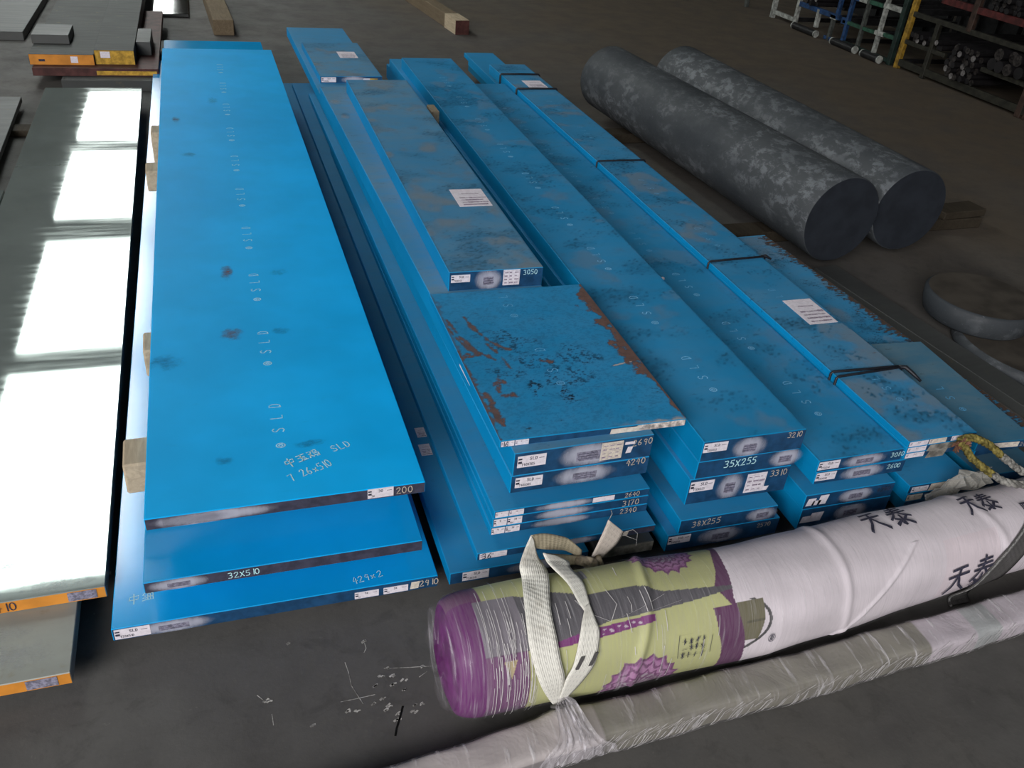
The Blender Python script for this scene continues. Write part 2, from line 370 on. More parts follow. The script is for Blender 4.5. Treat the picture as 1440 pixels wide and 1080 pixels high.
SPK = [(-0.693, -0.133), (-0.688, -0.153), (-0.706, -0.15), (-0.724, -0.17), (-0.688, -0.173), (-0.671, -0.169), (-0.672, -0.191), (-0.717, -0.202), (-0.734, -0.209), (-0.704, -0.221), (-0.713, -0.227), (-0.691, -0.239), (-0.7, -0.254), (-0.657, -0.229), (-0.645, -0.231), (-0.783, -0.214), (-0.849, -0.228), (-0.625, -0.147), (-0.93, -0.155), (-0.921, -0.157), (-0.666, -0.242), (-0.769, -0.216), (-0.875, -0.028), (-0.727, -0.059)]
for (x, y) in SPK:
    for q in range(2):
        L = rs.uniform(.003, .009); a = rs.uniform(-.3, 1.0); x0, y0 = x+rs.gauss(0, .004)*q, y+rs.gauss(0, .003)*q
        ribbon(sc_bm, [(x0-L/2, y0-L*.2), (x0, y0+.001), (x0+L/2*math.cos(a), y0+L/2*math.sin(a))], rs.uniform(.002, .005), floor_pt)
for pl in [[(-0.772, -0.101), (-0.769, -0.125), (-0.768, -0.159), (-0.76, -0.183), (-0.753, -0.204)], [(-0.793, -0.19), (-0.765, -0.19), (-0.728, -0.189)], [(-0.7, -0.133), (-0.652, -0.142), (-0.609, -0.149)], [(-0.727, -0.063), (-0.726, -0.076), (-0.732, -0.086)], [(-0.942, -0.139), (-0.932, -0.152)], [(-0.637, -0.169), (-0.62, -0.16)], [(-0.919, -0.187), (-0.918, -0.211)]]:
    ribbon(sc_bm, pl, .0014, floor_pt)
o = from_bm('scuff_marks', sc_bm, 'scuff', FL); o['kind'] = 'stuff'
bm = bmesh.new(); ribbon(bm, [(-0.682, -0.228), (-0.692, -0.251), (-0.702, -0.271), (-0.707, -0.285)], .004, floor_pt); from_bm('crack', bm, 'crack', FL)

# ------------------------------------------------------------------ bars and plates
def bar(name, x, y, z0, z1, wd, ln, mat, label, cat, yaw=0.0, end='end', group=None, bev=.0015):
    bm = box_bm(0, wd, 0, ln, 0, z1-z0, bev)
    bm.faces.ensure_lookup_table()
    for f in bm.faces:
        if abs(f.normal.y) > .9: f.material_index = 1
    o = from_bm(name, bm, [mat, end]); o.location = (x, y, z0); o.rotation_euler = (0, 0, yaw)
    tag(o, label, cat, group); o['_h'] = z1-z0
    return o
def quad(parent, name, u0, u1, v0, v1, off, mat, shear=0.0, sub=1):
    """thin sheet lying on the front end of a bar (u across, v up)"""
    bm = bmesh.new()
    n = sub
    vs = [[bm.verts.new((u0+(u1-u0)*i/n+shear*(j/1.0), -off, v0+(v1-v0)*j)) for i in range(n+1)] for j in (0, 1)]
    for i in range(n): bm.faces.new((vs[0][i], vs[0][i+1], vs[1][i+1], vs[1][i]))
    return from_bm(name, bm, mat, parent)
def front(off): return lambda u, v: (u, -off, v)
def paper(b, u0, u1, v0, v1, lines=('SLD', 'T40X305'), mat='label', big=None, dense=False):
    p = from_bm('paper_label', box_bm(u0, u1, -.0008, 0.0002, v0, v1), mat, b)
    bm = bmesh.new(); W, H = u1-u0, v1-v0
    f = front(.0011)
    if dense:
        for r in range(4):
            for q in range(3):
                uu_ = u0+W*(.1+.3*q); vv = v0+H*(.82-.22*r)
                ribbon(bm, [(uu_, vv), (uu_+W*random.uniform(.08, .22), vv)], H*random.uniform(.04, .1), f)
        for q in (.08, .5, .92): ribbon(bm, [(u0+W*.06, v0+H*q), (u0+W*.94, v0+H*q)], .0004, f)
        for q in (.05, .36, .95): ribbon(bm, [(u0+W*q, v0+H*.06), (u0+W*q, v0+H*.94)], .0004, f)
    else:
        h = H*.26
        ls, w_ = text_lines(lines[0], h, 1.0)
        for pl in ls: ribbon(bm, [(u0+W*.42+x, v0+H*.60+y) for x, y in pl], h*.2, f)
        if H > .014:
            ls, w_ = text_lines(lines[1], h*.8, .9)
            for pl in ls: ribbon(bm, [(u0+W*.15+x, v0+H*.14+y) for x, y in pl], h*.15, f)
        ribbon(bm, [(u0+W*.04, v0+H*.75), (u0+W*.13, v0+H*.75)], H*.14, f); ribbon(bm, [(u0+W*.05, v0+H*.45), (u0+W*.12, v0+H*.45)], H*.2, f)
        ribbon(bm, [(u0+W*.75, v0+H*.7), (u0+W*.92, v0+H*.7)], H*.05, f)
    pr = from_bm('label_print', bm, 'ink_soft' if dense or H < .016 else 'ink', p)
    if big:
        bm = bmesh.new(); ls, w_ = text_lines(big, H*.95, 1.0, .05)
        for pl in ls: ribbon(bm, [(u0+W*.1+x, v0+H*.03+y) for x, y in pl], H*.13, front(.0014))
        from_bm('marker_number', bm, 'ink', p)
    return p
def whitewash(b, u0, u1, v0, v1, st=True):
    s = quad(b, 'white_spray', u0, u1, v0, v1, .0004, 'spray')
    if st:
        a0, a1 = u0+(u1-u0)*.33, u0+(u1-u0)*.68; h = v1-v0; c0, c1 = v0+h*.22, v0+h*.66
        g = quad(b, 'stamp', a0, a1, c0, c1, .0007, 'stamp')
        bm = bmesh.new()
        for r in range(3):
            vv = c0+(c1-c0)*(.22+.28*r); x = a0+(a1-a0)*.08
            while x < a1-(a1-a0)*.12:
                L = random.uniform(.06, .18)*(a1-a0); ribbon(bm, [(x, vv), (min(x+L, a1), vv)], (c1-c0)*.10, front(.0009)); x += L+(a1-a0)*.04
        from_bm('stamp_lettering', bm, 'stamp_ink', g)
def chalk(b, s, u, v, h, mat='chalk', aspect=1.0, rot=.02): return write(b, 'chalk_writing', s, front(.0012), h, h*.13, mat, aspect, .05, (u, v), rot)
_st = {}
def stencils(b, u, vs, top, mat='stencil', parts='@SLD'):
    """one stencilled set each: ring, S, L and D reading along the bar"""
    for v in vs:
        key = (mat, parts)
        if key not in _st:
            bm = bmesh.new(); h = .024; pos = {'@': 0.0, 'S': .052, 'L': .098, 'D': .140}
            for ch in parts:
                for pl in GL[ch]:
                    q = [((.5-py)*h, pos[ch]+(px-.3)*h*(.95 if ch != '@' else 1.0)) for px, py in pl]
                    ribbon(bm, q, .0026, lambda x, y: (x, y, .0004))
            me = bpy.data.meshes.new('stencil_mark'); bm.to_mesh(me); bm.free(); _st[key] = me
        o = link('stencil_mark', _st[key], mat, b); o.location = (u, v, top); o['kind'] = 'stuff'
def sticker(b, u0, u1, v0, v1, top, name='paper_sticker'):
    p = from_bm(name, box_bm(u0, u1, v0, v1, top-.0002, top+.0008), 'label', b)
    bm = bmesh.new(); f = lambda x, y: (x, y, top+.0011)
    W, H = u1-u0, v1-v0
    for r in range(4):
        x = u0+W*.18
        while x < u1-W*.15:
            L = W*random.uniform(.04, .14); ribbon(bm, [(x, v0+H*(.10+.13*r)), (x+L, v0+H*(.10+.13*r))], H*random.uniform(.03, .07), f); x += L+W*.05
    ribbon(bm, [(u0+W*.3, v0+H*.72), (u0+W*.8, v0+H*.7)], H*.03, f)
    from_bm('label_print', bm, 'ink_soft', p); return p
def blot(b, u, v, su, sv, top, mat='stain_rust'):
    bm = bmesh.new(); vs = [bm.verts.new((u+a*su, v+c*sv, top+.0003)) for a, c in ((-.5, -.5), (.5, -.5), (.5, .5), (-.5, .5))]; bm.faces.new(vs)
    return from_bm('stain', bm, mat, b)


from mathutils import noise as mn
def fbm(u, v, sc, sd=0.0, o=5): return mn.fractal(Vector((u*sc+sd, v*sc-sd, sd*.37)), .9, 2.1, o)
def sst(x, a, b):
    t = min(1, max(0, (x-a)/(b-a))); return t*t*(3-2*t)
def wear_mat():
    m = NM('paint_wear'); a = m.node('ShaderNodeVertexColor'); a.layer_name = 'print'
    m.col(a.outputs[0]); m.rough(.85); m.spec(.1); m.lk(a.outputs[1], m.b.inputs['Alpha']); return m.m
MAT['wear'] = wear_mat()
def wear_sheet(b, wd, ln, top, fn, step=.0032):
    """thin skin of rust, scratches and soot on a bar's upper face, coloured vertex by vertex"""
    nx, ny = max(8, int(wd/step)), max(8, int(ln/step)); V = []; C_ = []
    for j in range(ny+1):
        for i in range(nx+1):
            u, v = .001+(wd-.002)*i/nx, .001+(ln-.002)*j/ny; V.append((u, v, top+.00025)); C_.extend(fn(u, v))
    F = [(j*(nx+1)+i, j*(nx+1)+i+1, (j+1)*(nx+1)+i+1, (j+1)*(nx+1)+i) for j in range(ny) for i in range(nx)]
    A_ = C_[3::4]; F = [f for f in F if max(A_[k] for k in f) > .01]
    if not F: return
    me = bpy.data.meshes.new('paint_wear'); me.from_pydata(V, [], F)
    ca = me.color_attributes.new('print', 'FLOAT_COLOR', 'POINT'); ca.data.foreach_set('color', C_)
    o = link('paint_wear', me, 'wear', b); o['kind'] = 'stuff'; return o
def segd(u, v, pl):
    m = 9
    for (a, b), (c, d) in zip(pl, pl[1:]):
        dx, dy = c-a, d-b; t = min(1, max(0, ((u-a)*dx+(v-b)*dy)/(dx*dx+dy*dy))); m = min(m, math.hypot(u-a-t*dx, v-b-t*dy))
    return m
ARCS = [[(.010, .50), (.022, .40), (.045, .33), (.075, .29)], [(.055, .49), (.068, .42), (.090, .36), (.120, .33)], [(.075, .36), (.092, .31), (.100, .25)], [(.005, .44), (.02, .37), (.05, .31)]]
def wearA8(u, v):
    n, n2, n3 = fbm(u, v, 28, 1.3), fbm(u, v, 75, 4.1), fbm(u*1.0, v*2.4, 130, 9.0, 3)
    d = .408-u
    wv = .012+.045*sst(v, .14, .26)*(1-sst(v, .50, .62))+.03*math.exp(-((v-.205)/.035)**2)
    r = sst(1-d/wv+n*.55+n2*.25, .35, .62)
    r = max(r, .8*sst(1-u/(.016+.010*n)+n2*.4, .35, .75)*(1 if v < .34 else .5))
    for A_ in ARCS: r = max(r, .85*sst(1-segd(u, v, A_)/.011+n*.5+n2*.35, .45, .85))
    for (cu, cv, su, sv) in ((.028, .315, .045, .016), (.068, .147, .026, .016), (.055, .20, .03, .04), (.018, .10, .012, .09), (.19, .265, .03, .012)): r = max(r, .9*sst(1-((u-cu)/su)**2-((v-cv)/sv)**2+n*.9+n2*.5, .55, .95))
    k = 0
    for (cu, cv, su, sv) in ((.13, .17, .022, .05), (.185, .135, .026, .05), (.08, .235, .05, .05), (.15, .27, .10, .06), (.26, .28, .08, .06), (.12, .36, .10, .04), (.22, .20, .12, .05), (.10, .40, .06, .03)): k = max(k, sst(1-((u-cu)/su)**2-((v-cv)/sv)**2+n*.7, .1, .9)*(.95 if su < .03 else .6))
    k = max(k, .16)*sst(n3+n2*.5, .05, .42)
    wt = .75*sst(1-v/.03+n*.4, .45, .9)*sst(u, .22, .38)
    wt = max(wt, .9*sst(1-segd(u, v, [(.335, .222), (.398, .236)])/.005+n2*.3, .3, .7))
    if wt > max(r, k): return (.42, .43, .42, wt)
    if r*.9 >= k: q = .5+.5*n2; return (.115+.07*q, .068+.04*q, .052+.032*q, r*.85)
    return (.016, .030, .042, k*.85)
def wear_A8(): wear_sheet(A8, .408, .618, .0165, wearA8, .0030)
def sooty(sd, amt=.5, rustside=0, wd=.25, dustv=0.0):
    """smudged soot and dust in broad cross-wise smears"""
    def f(u, v):
        n = fbm(u, v*1.6, 5.0, sd); n2 = fbm(u, v*2.2, 60, sd+3, 4); n3 = fbm(u, v*3.0, 120, sd+7, 3)
        k = .62*amt*sst(n, .05, .75)*(.35+.65*sst(n2, -.1, .4))
        k = max(k, amt*.8*sst(n+.1, .0, .5)*sst(n3, .30, .55))
        e = min(u, wd-u); k = max(k, .5*amt*sst(1-e/.012+n2*.5, .5, .9))
        if rustside:
            x = (wd-u) if rustside > 0 else u
            r = .85*sst(1-x/(.03+.05*max(0, n+.3))+n2*.8, .35, .8)
            if r > k: return (.085, .058, .042, r)
        if dustv:
            w_ = dustv*sst(fbm(u, v, 7, sd+20), .1, .7)
            if w_ > k: return (.30, .33, .33, w_)
        return (.018, .055, .085, k)
    return f

ST_ = [.02+.313*i for i in range(-1, 14)]
# --- left stack: three wide plates on timber
L3 = bar('steel_plate', -1.195, .02, .037, .070, .638, 4.25, 'blue_gloss', 'widest blue steel plate at the bottom of the left stack, sticking out in front', 'plate', .004)
L2 = bar('steel_plate', -1.124, .02, .150, .178, .531, 4.27, 'blue_gloss', 'blue steel plate in the middle of the left stack, shaded by the plate above', 'plate', .005, 'end_grey')
L1 = bar('steel_plate', -1.102, .02, .305, .332, .510, 3.424, 'blue_clean', 'bright clean blue steel plate topping the left stack, chalk writing at its near end', 'plate', .006, 'end_grey')
stencils(L1, .252, [.169+.313*i for i in range(10)], .027, 'stencil_bright')
flat = lambda top: (lambda u, v: (u, v, top+.0005))
write(L1, 'chalk_writing', '中玉鸡', flat(.027), .023, .0026, 'chalk', 1.0, .05, (.258, .098), .36)
write(L1, 'chalk_writing', 'SLD', flat(.027), .019, .0021, 'chalk', .95, .04, (.352, .128), .36)
write(L1, 'chalk_writing', '7 26x510', flat(.027), .021, .0021, 'chalk', .74, .05, (.262, .052), .40)
for u, v, a, c, mt in ((.183, .961, .04, .10, 'stain_rust'), (.18, .628, .06, .07, 'stain_rust'), (.307, .165, .085, .03, 'stain_dark'), (.316, .943, .06, .05, 'stain_dark'), (.295, .626, .05, .04, 'stain_dark'), (.03, .525, .10, .08, 'stain_dark'), (.1, 1.9, .06, .06, 'stain_dark'), (.2, 2.55, .05, .12, 'stain_dark'), (.06, 2.3, .04, .08, 'stain_rust'), (.14, .14, .05, .03, 'stain_dark')): blot(L1, u, v, a, c, .027, mt)
whitewash(L1, .001, .16, .001, .026, False); whitewash(L1, .03, .24, .003, .026, False)
paper(L1, .397, .447, .004, .0265, ('30', '26'), dense=False); chalk(L1, '200', .452, .007, .015, 'chalk_buff')
whitewash(L2, .002, .12, .001, .027, True); chalk(L2, '32X510', .150, .007, .014)
whitewash(L3, .03, .19, .001, .032, True); paper(L3, .004, .068, .004, .030, ('SLD', 'T33X510'))
paper(L3, .462, .512, .004, .022, ('26', '31')); paper(L3, .522, .574, .004, .022, ('26', '31')); quad(L3, 'torn_paper', .578, .596, .006, .026, .0008, 'label_warm', .003)
chalk(L3, '2910', .598, .010, .016, 'chalk_buff')
write(L3, 'chalk_writing', '中细', flat(.033), .022, .0022, 'chalk', 1.0, .05, (.030, .060), .05)
write(L3, 'chalk_writing', '429kg'.replace('k', 'x').replace('g', '2'), flat(.033), .017, .0019, 'chalk', 1.0, .05, (.462, .014), .15)
# timber under and between
def timber(x0, x1, y0, y1, z0, z1, label, mat='wood', group=None, rz=0, name='timber_block'):
    bm = box_bm(-(x1-x0)/2, (x1-x0)/2, -(y1-y0)/2, (y1-y0)/2, 0, z1-z0, .004)
    o = from_bm(name, bm, mat); o.location = ((x0+x1)/2, (y0+y1)/2, z0); o.rotation_euler = (0, 0, rz); tag(o, label, 'timber', group); return o
for y, lab in ((.27, 'pale timber block under the top left plate, nearest to its front end'), (.70, 'pale timber block under the top left plate, second from its front end'), (1.89, 'pale timber block under the top left plate, third from its front end')):
    b = timber({.27: -1.152, .70: -1.128, 1.89: -1.157}[y], -.62, y-.045, y+.045, .232, .305, lab, 'wood', 'timber blocks under the top left plate', .03)
    if y < 1:
        for q in ((-.20, 0), (.22, .0)):
            bm = bmesh.new(); bmesh.ops.create_circle(bm, cap_ends=True, radius=.006, segments=10)
            h = from_bm('nail_hole', bm, 'wood_dark', b); h.location = (-.2665 if y < .5 else -.2545, .02*(1 if q[0] > 0 else -1), .045); h.rotation_euler = (0, -math.pi/2, 0)
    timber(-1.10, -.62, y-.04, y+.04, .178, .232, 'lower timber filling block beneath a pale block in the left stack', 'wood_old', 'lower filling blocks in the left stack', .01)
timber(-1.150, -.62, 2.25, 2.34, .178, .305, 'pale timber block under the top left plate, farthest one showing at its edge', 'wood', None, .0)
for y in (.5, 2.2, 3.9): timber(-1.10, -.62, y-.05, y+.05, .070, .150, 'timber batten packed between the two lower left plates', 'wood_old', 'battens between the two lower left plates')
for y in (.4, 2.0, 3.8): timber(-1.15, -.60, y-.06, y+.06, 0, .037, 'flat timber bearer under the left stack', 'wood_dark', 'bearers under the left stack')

# --- middle-left stack (A)
A1 = bar('steel_plate', -.537, .002, .057, .090, .315, 3.74, 'blue', 'lowest blue bar of the second stack, just above the floor', 'plate', .004)
AG = bar('steel_bar', -.205, .002, .060, .090, .142, 3.4, 'steel_dark', 'bare grey steel bar at floor level beside the lowest blue bar of the second stack', 'bar', 0, 'scrap')
A2 = bar('steel_plate', -.481, .002, .116, .136, .415, 3.57, 'blue', 'thin blue plate, second from the bottom of the second stack', 'plate', .008)
A5 = bar('steel_plate', -.457, .002, .183, .2045, .357, 2.34, 'blue', 'lowest of the three thin blue plates lying together in the second stack', 'plate', .006)
A4 = bar('steel_plate', -.454, .002, .2045, .228, .353, 2.98, 'blue', 'middle one of the three thin blue plates lying together in the second stack', 'plate', .008)
A3 = bar('steel_plate', -.452, .002, .228, .247, .351, 2.98, 'blue', 'top one of the three thin blue plates lying together in the second stack', 'plate', .011)
A7 = bar('steel_bar', -.424, .002, .290, .3345, .306, 3.95, 'blue_grimy', 'lower of two thick blue bars under the short rusty plate', 'bar', .017)
A6 = bar('steel_bar', -.422, .002, .3345, .391, .305, 2.57, 'blue_dusty', 'upper of two thick blue bars, directly under the short rusty plate', 'bar', .022)
A8 = bar('steel_plate', -.446, .026, .391, .4075, .408, .618, 'blue_rusty', 'short wide rust-scratched blue plate on top of the second stack', 'plate', 0)
A9 = bar('steel_bar', -.387, .682, .391, .4445, .254, 1.80, 'blue_dusty', 'dusty blue bar with a paper sticker lying behind the short rusty plate', 'bar', -.004)
AX = bar('steel_bar', -.447, 2.832, .3345, .366, .282, .64, 'blue_dusty', 'short dusty blue bar with a sticker at the far end of the second stack', 'bar', .02)
paper(A1, .028, .086, .006, .030, ('SLD', 'T33X315')); whitewash(A1, .12, .28, .002, .031, False)
sticker(A1, .030, .058, .400, .445, .033, 'loose_label'); sticker(A1, .036, .060, .475, .515, .033, 'loose_label')
paper(A2, .006, .066, .003, .018, ('36', '16'), big='36'); whitewash(A2, .15, .28, .002, .019, False); quad(A2, 'bare_patch', .345, .412, .003, .017, .0006, 'end_grey'); quad(A2, 'torn_paper', .31, .346, .002, .015, .0008, 'label_warm', .003)
for b, ch, pz in ((A5, '2340', 0), (A4, '3170', 1), (A3, '2640', 1)):
    h = b['_h']; paper(b, .003, .031, .0022, h-.003, ('9', '1')); paper(b, .033, .064, .0022, h-.003, ('38', '305')); whitewash(b, .08, .23, .001, h-.001, False); chalk(b, ch, .292, .004, h*.62, 'chalk_buff')
quad(A3, 'torn_paper', .218, .268, .003, .016, .0008, 'label')
paper(A6, .008, .068, .020, .048, ('SLD', 'T40X305')); whitewash(A6, .085, .235, .003, .055, True); paper(A6, .188, .236, .008, .052, mat='label_warm', dense=True); chalk(A6, '2690', .258, .034, .015, 'chalk_buff'); quad(A6, 'torn_paper', .24, .262, .040, .047, .0008, 'label'); quad(A6, 'torn_paper', .244, .256, .018, .034, .0008, 'label', .004)
paper(A7, .010, .068, .013, .038, ('SLD', 'T40X305')); whitewash(A7, .085, .235, .002, .043, True); chalk(A7, '4240', .252, .030, .015, 'chalk_buff')
paper(A8, .003, .030, .002, .0145, ('38', '16'), big='16'); paper(A8, .032, .060, .002, .0145, ('6', '1')); quad(A8, 'torn_paper', .235, .30, .001, .013, .0008, 'label_warm', .002, 4); quad(A8, 'chipped_edge', .295, .405, .001, .0155, .0006, 'bare_white')
stencils(A8, .190, [.175], .0165, 'stencil_faint', '@SD'); stencils(A8, .180, [.479], .0165, 'stencil_faint', '@SL')
wear_A8()
paper(A9, .006, .056, .024, .045, ('SLD', 'T45X255')); whitewash(A9, .065, .145, .001, .053, True); paper(A9, .145, .19, .008, .052, dense=True); chalk(A9, '3050', .200, .036, .013)
sticker(A9, .135, .236, .42, .555, .0535); sticker(AX, .145, .232, .33, .45, .0315)
paper(AX, .006, .072, .005, .027, ('SLD', 'T30X280')); whitewash(AX, .09, .22, .001, .031, False); quad(AX, 'torn_paper', .19, .226, .006, .022, .0009, 'label', .006); quad(AX, 'yellow_scrap', .222, .258, .002, .022, .0011, 'yellow', .004)
for u, v, a, c in ((.03, 2.35, .06, .12), (.035, 2.15, .05, .08)): blot(A6, u, v, a, c, .0565, 'stain_pale')
blot(A6, .04, 2.18, .05, .05, .0565, 'stain_dark')
wear_sheet(A9, .254, 1.79, .0535, sooty(11.0, .50, 0, .254, .40), .006)
wear_sheet(AX, .282, .63, .0315, sooty(14.0, .40, 0, .282, .40), .006)
# a bright peeled strip on the flank of the 2690 bar
bm = box_bm(-.001, .0002, .30, .385, .020, .044); from_bm('peeled_tape', bm, 'label', A6)
# --- middle stack (B)
B5 = bar('steel_bar', -.032, 0, .050, .100, .295, 3.5, 'blue', 'lowest blue bar of the middle stack with a grey stamp, close to the floor', 'bar', .002)
B4 = bar('steel_bar', -.008, 0, .100, .140, .255, 3.3, 'blue', 'blue bar second from the bottom of the middle stack, chalk figures on its end', 'bar', .003)
B3 = bar('steel_bar', -.010, 0, .187, .2590, .256, 3.5, 'blue', 'thick blue bar with two paper labels, third from the top of the middle stack', 'bar', .003)
B2 = bar('steel_bar', -.001, 0, .2590, .306, .254, 3.41, 'blue', 'chalked blue bar directly under the top bar of the middle stack', 'bar', .0065)
B1 = bar('steel_bar', 0, 0, .306, .360, .255, 3.21, 'blue', 'long stencilled blue bar on top of the middle stack', 'bar', 0)
stencils(B1, .119, [.18+.3155*i for i in range(9)], .054); 
wear_sheet(B1, .255, 3.2, .054, sooty(2.0, .50, 0, .255, .20), .007)
paper(B1, .003, .060, .025, .049, ('SLD', 'T55X255')); whitewash(B1, .070, .165, .001, .050, True); chalk(B1, '3210', .208, .036, .014, 'chalk_buff')
chalk(B2, '35X255', .066, .022, .018); whitewash(B2, .175, .27, .004, .046, True)
paper(B3, .004, .062, .036, .064, ('SLD', 'T70X255')); whitewash(B3, .068, .142, .004, .070, True); paper(B3, .146, .196, .010, .064, dense=True); chalk(B3, '3310', .205, .048, .016, 'chalk_buff'); quad(B3, 'torn_paper', .192, .206, .010, .022, .0009, 'label', .004)
chalk(B4, '38X255', .032, .016, .016, 'chalk_buff'); whitewash(B4, .17, .262, .002, .038, True)
paper(B5, .004, .060, .022, .044, ('SLD', 'T50X295')); whitewash(B5, .075, .205, .004, .046, True); chalk(B5, '2570', .235, .030, .012, 'chalk_buff')
wb = timber(-.056, -.022, 2.30, 2.40, .247, .366, 'white wooden wedge standing in the gap between the sticker bar and the middle stack', 'wood', None, 0, 'wooden_wedge')
# --- stack C
C4 = bar('steel_bar', .319, 0, .050, .1135, .255, 3.2, 'blue', 'lowest blue bar of the stack right of the middle one', 'bar', 0)
C3 = bar('steel_bar', .317, 0, .1135, .157, .255, 3.2, 'blue', 'blue bar with a torn paper label, second from the bottom right of the middle stack', 'bar', 0)
C2 = bar('steel_bar', .323, 0, .190, .2265, .252, 2.66, 'blue', 'blue bar just under the top bar of the stack right of the middle one', 'bar', 0)
C1 = bar('steel_bar', .319, 0, .2265, .260, .2385, 3.12, 'blue', 'stencilled top blue bar between the middle stack and the strapped bundle', 'bar', .012)
stencils(C1, .112, [.167+.316*i for i in range(3)], .0335); stencils(C1, .104, [.167+.316*i for i in range(3, 9)], .0335, 'stencil_faint')
wear_sheet(C1, .2385, 3.1, .0335, sooty(5.0, .45, 0, .2385, .15), .007)
bm = bmesh.new(); bmesh.ops.create_icosphere(bm, subdivisions=1, radius=.007)
g = from_bm('pebble', bm, 'label'); g.location = (.356, .905, .2665); g.scale = (1.1, .9, .9); tag(g, 'tiny white pebble lying on the stencilled blue bar right of the middle stack', 'pebble')
paper(C1, .003, .060, .006, .029, ('SLD', 'T35X240')); whitewash(C1, .062, .20, .001, .032, True); chalk(C1, '3080', .205, .012, .013, 'chalk')
paper(C2, .002, .056, .010, .033, ('SLD', 'T35X250')); whitewash(C2, .06, .20, .001, .035, True); chalk(C2, '2600', .200, .016, .013)
for a, c, d in ((.006, .028, .020), (.022, .044, .012), (.038, .062, .026)): quad(C3, 'torn_label', a, c, .010, .012+d, .0008, 'label', .004)
whitewash(C3, .09, .20, .004, .040, True); chalk(C3, '4240', .205, .020, .013, 'ink')
for a, c, d in ((.004, .030, .018), (.028, .062, .026)): quad(C4, 'torn_label', a, c, .020, .022+d, .0008, 'label', .004)
whitewash(C4, .09, .20, .010, .055, True)
# --- strapped bundle D over D4-D6
D6 = bar('steel_plate', .626, 0, .050, .084, .185, 4.2, 'blue_dull', 'lowest blue plate under the strapped bundle, at floor level', 'plate', .0)
D5 = bar('steel_plate', .624, 0, .084, .109, .187, 4.2, 'blue', 'blue plate second from the bottom under the strapped bundle, crumpled tape on its end', 'plate', .0)
D4 = bar('steel_plate', .622, 0, .109, .135, .190, 4.3, 'blue', 'long blue plate sticking out in front and behind beneath the strapped bundle', 'plate', .0)
D3 = bar('steel_bar', .563, .0, .228, .2455, .203, 3.435, 'blue', 'lowest of three thin blue bars strapped together with black cord', 'bar', .010)
D2 = bar('steel_bar', .562, .0, .2455, .2625, .203, 3.435, 'blue', 'middle one of the three thin blue bars strapped together with black cord', 'bar', .010)
D1 = bar('steel_bar', .561, .0, .2625, .280, .203, 3.435, 'blue_grimy', 'top one of three thin blue bars strapped together, two paper stickers on it', 'bar', .010)
stencils(D1, .100, [.16, .62], .0175, 'stencil_faint'); stencils(D1, .093, [1.085, 1.55, 2.2, 2.6], .0175, 'stencil_faint')
wear_sheet(D1, .203, 3.42, .0175, sooty(8.0, .60, 0, .203, .35), .007)
sticker(D1, .094, .19, .545, .69, .0175); sticker(D1, .075, .175, 2.955, 3.105, .0175)
for b in (D1, D2, D3): paper(b, .004, .058, .002, .0155, ('SLD', '305'))
paper(D1, .062, .112, .002, .0155, ('6', '1'), mat='label_warm'); paper(D1, .128, .158, .002, .0155, ('9', '4')); quad(D1, 'torn_paper', .158, .180, .004, .016, .0009, 'rust')
for i, (b, a, c) in enumerate(((D2, .062, .140), (D3, .066, .120))): quad(b, 'torn_tape', a, c, -.002 if i == 0 else -.006, .0165, .0012, 'scrap', .006, 5)
paper(D4, .010, .060, .004, .020, ('9', '4')); quad(D4, 'torn_tape', .062, .15, .002, .024, .0010, 'label_warm', .004, 4); paper(D5, .004, .05, .002, .020, ('4', '7'), mat='label_warm')
# --- stack E on the right
E3 = bar('steel_plate', .845, .0, .05, .130, .20, 1.2, 'blue_dull', 'low dull blue block at the right, partly behind the rope sling', 'plate', 0)
E2 = bar('steel_plate', .80, .012, .190, .216, .232, 1.26, 'blue_grimy', 'stained blue plate with rusty edge running along the right side of the strapped bundle', 'plate', .055)
E1 = bar('steel_plate', .785, .004, .216, .240, .170, .475, 'blue_dull', 'short dull teal plate lying at the right end beside the strapped bundle', 'plate', -.075)
paper(E1, .05, .125, .005, .020, ('SLD', '24'), mat='label_warm'); write(E1, 'chalk_writing', '2410', front(.001), .011, .0014, 'chalk_buff', 1, .03, (.130, .006))
stencils(E1, .062, [.14], .024, 'stencil_faint', '@SL')
wear_sheet(E2, .232, 1.25, .026, sooty(17.0, .7, 1, .232, .3), .0034)
# packing between tiers and bearers under the stacks
def packs(x0, x1, z0, z1, ys, lab, grp):
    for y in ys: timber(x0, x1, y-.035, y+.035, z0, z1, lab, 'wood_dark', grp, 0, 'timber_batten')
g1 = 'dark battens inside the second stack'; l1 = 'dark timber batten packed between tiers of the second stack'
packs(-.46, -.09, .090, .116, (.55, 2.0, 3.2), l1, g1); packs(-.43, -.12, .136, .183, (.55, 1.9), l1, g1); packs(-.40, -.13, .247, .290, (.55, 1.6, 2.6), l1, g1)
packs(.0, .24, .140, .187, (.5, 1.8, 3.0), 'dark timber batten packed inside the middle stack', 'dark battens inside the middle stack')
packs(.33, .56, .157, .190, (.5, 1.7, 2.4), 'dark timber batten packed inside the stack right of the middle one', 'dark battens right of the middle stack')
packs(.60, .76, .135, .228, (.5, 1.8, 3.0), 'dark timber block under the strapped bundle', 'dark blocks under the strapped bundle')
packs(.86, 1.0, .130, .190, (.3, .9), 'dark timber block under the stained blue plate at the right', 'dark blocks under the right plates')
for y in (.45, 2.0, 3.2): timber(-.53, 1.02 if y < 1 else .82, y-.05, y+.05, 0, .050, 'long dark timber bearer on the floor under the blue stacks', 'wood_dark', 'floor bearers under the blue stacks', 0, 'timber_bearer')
for y in (.62, 2.15, 3.05): timber(-.53, -.07, y-.03, y+.03, 0, .057, 'dark timber shim on the floor under the second stack', 'wood_dark', 'floor shims under the second stack', 0, 'timber_bearer')

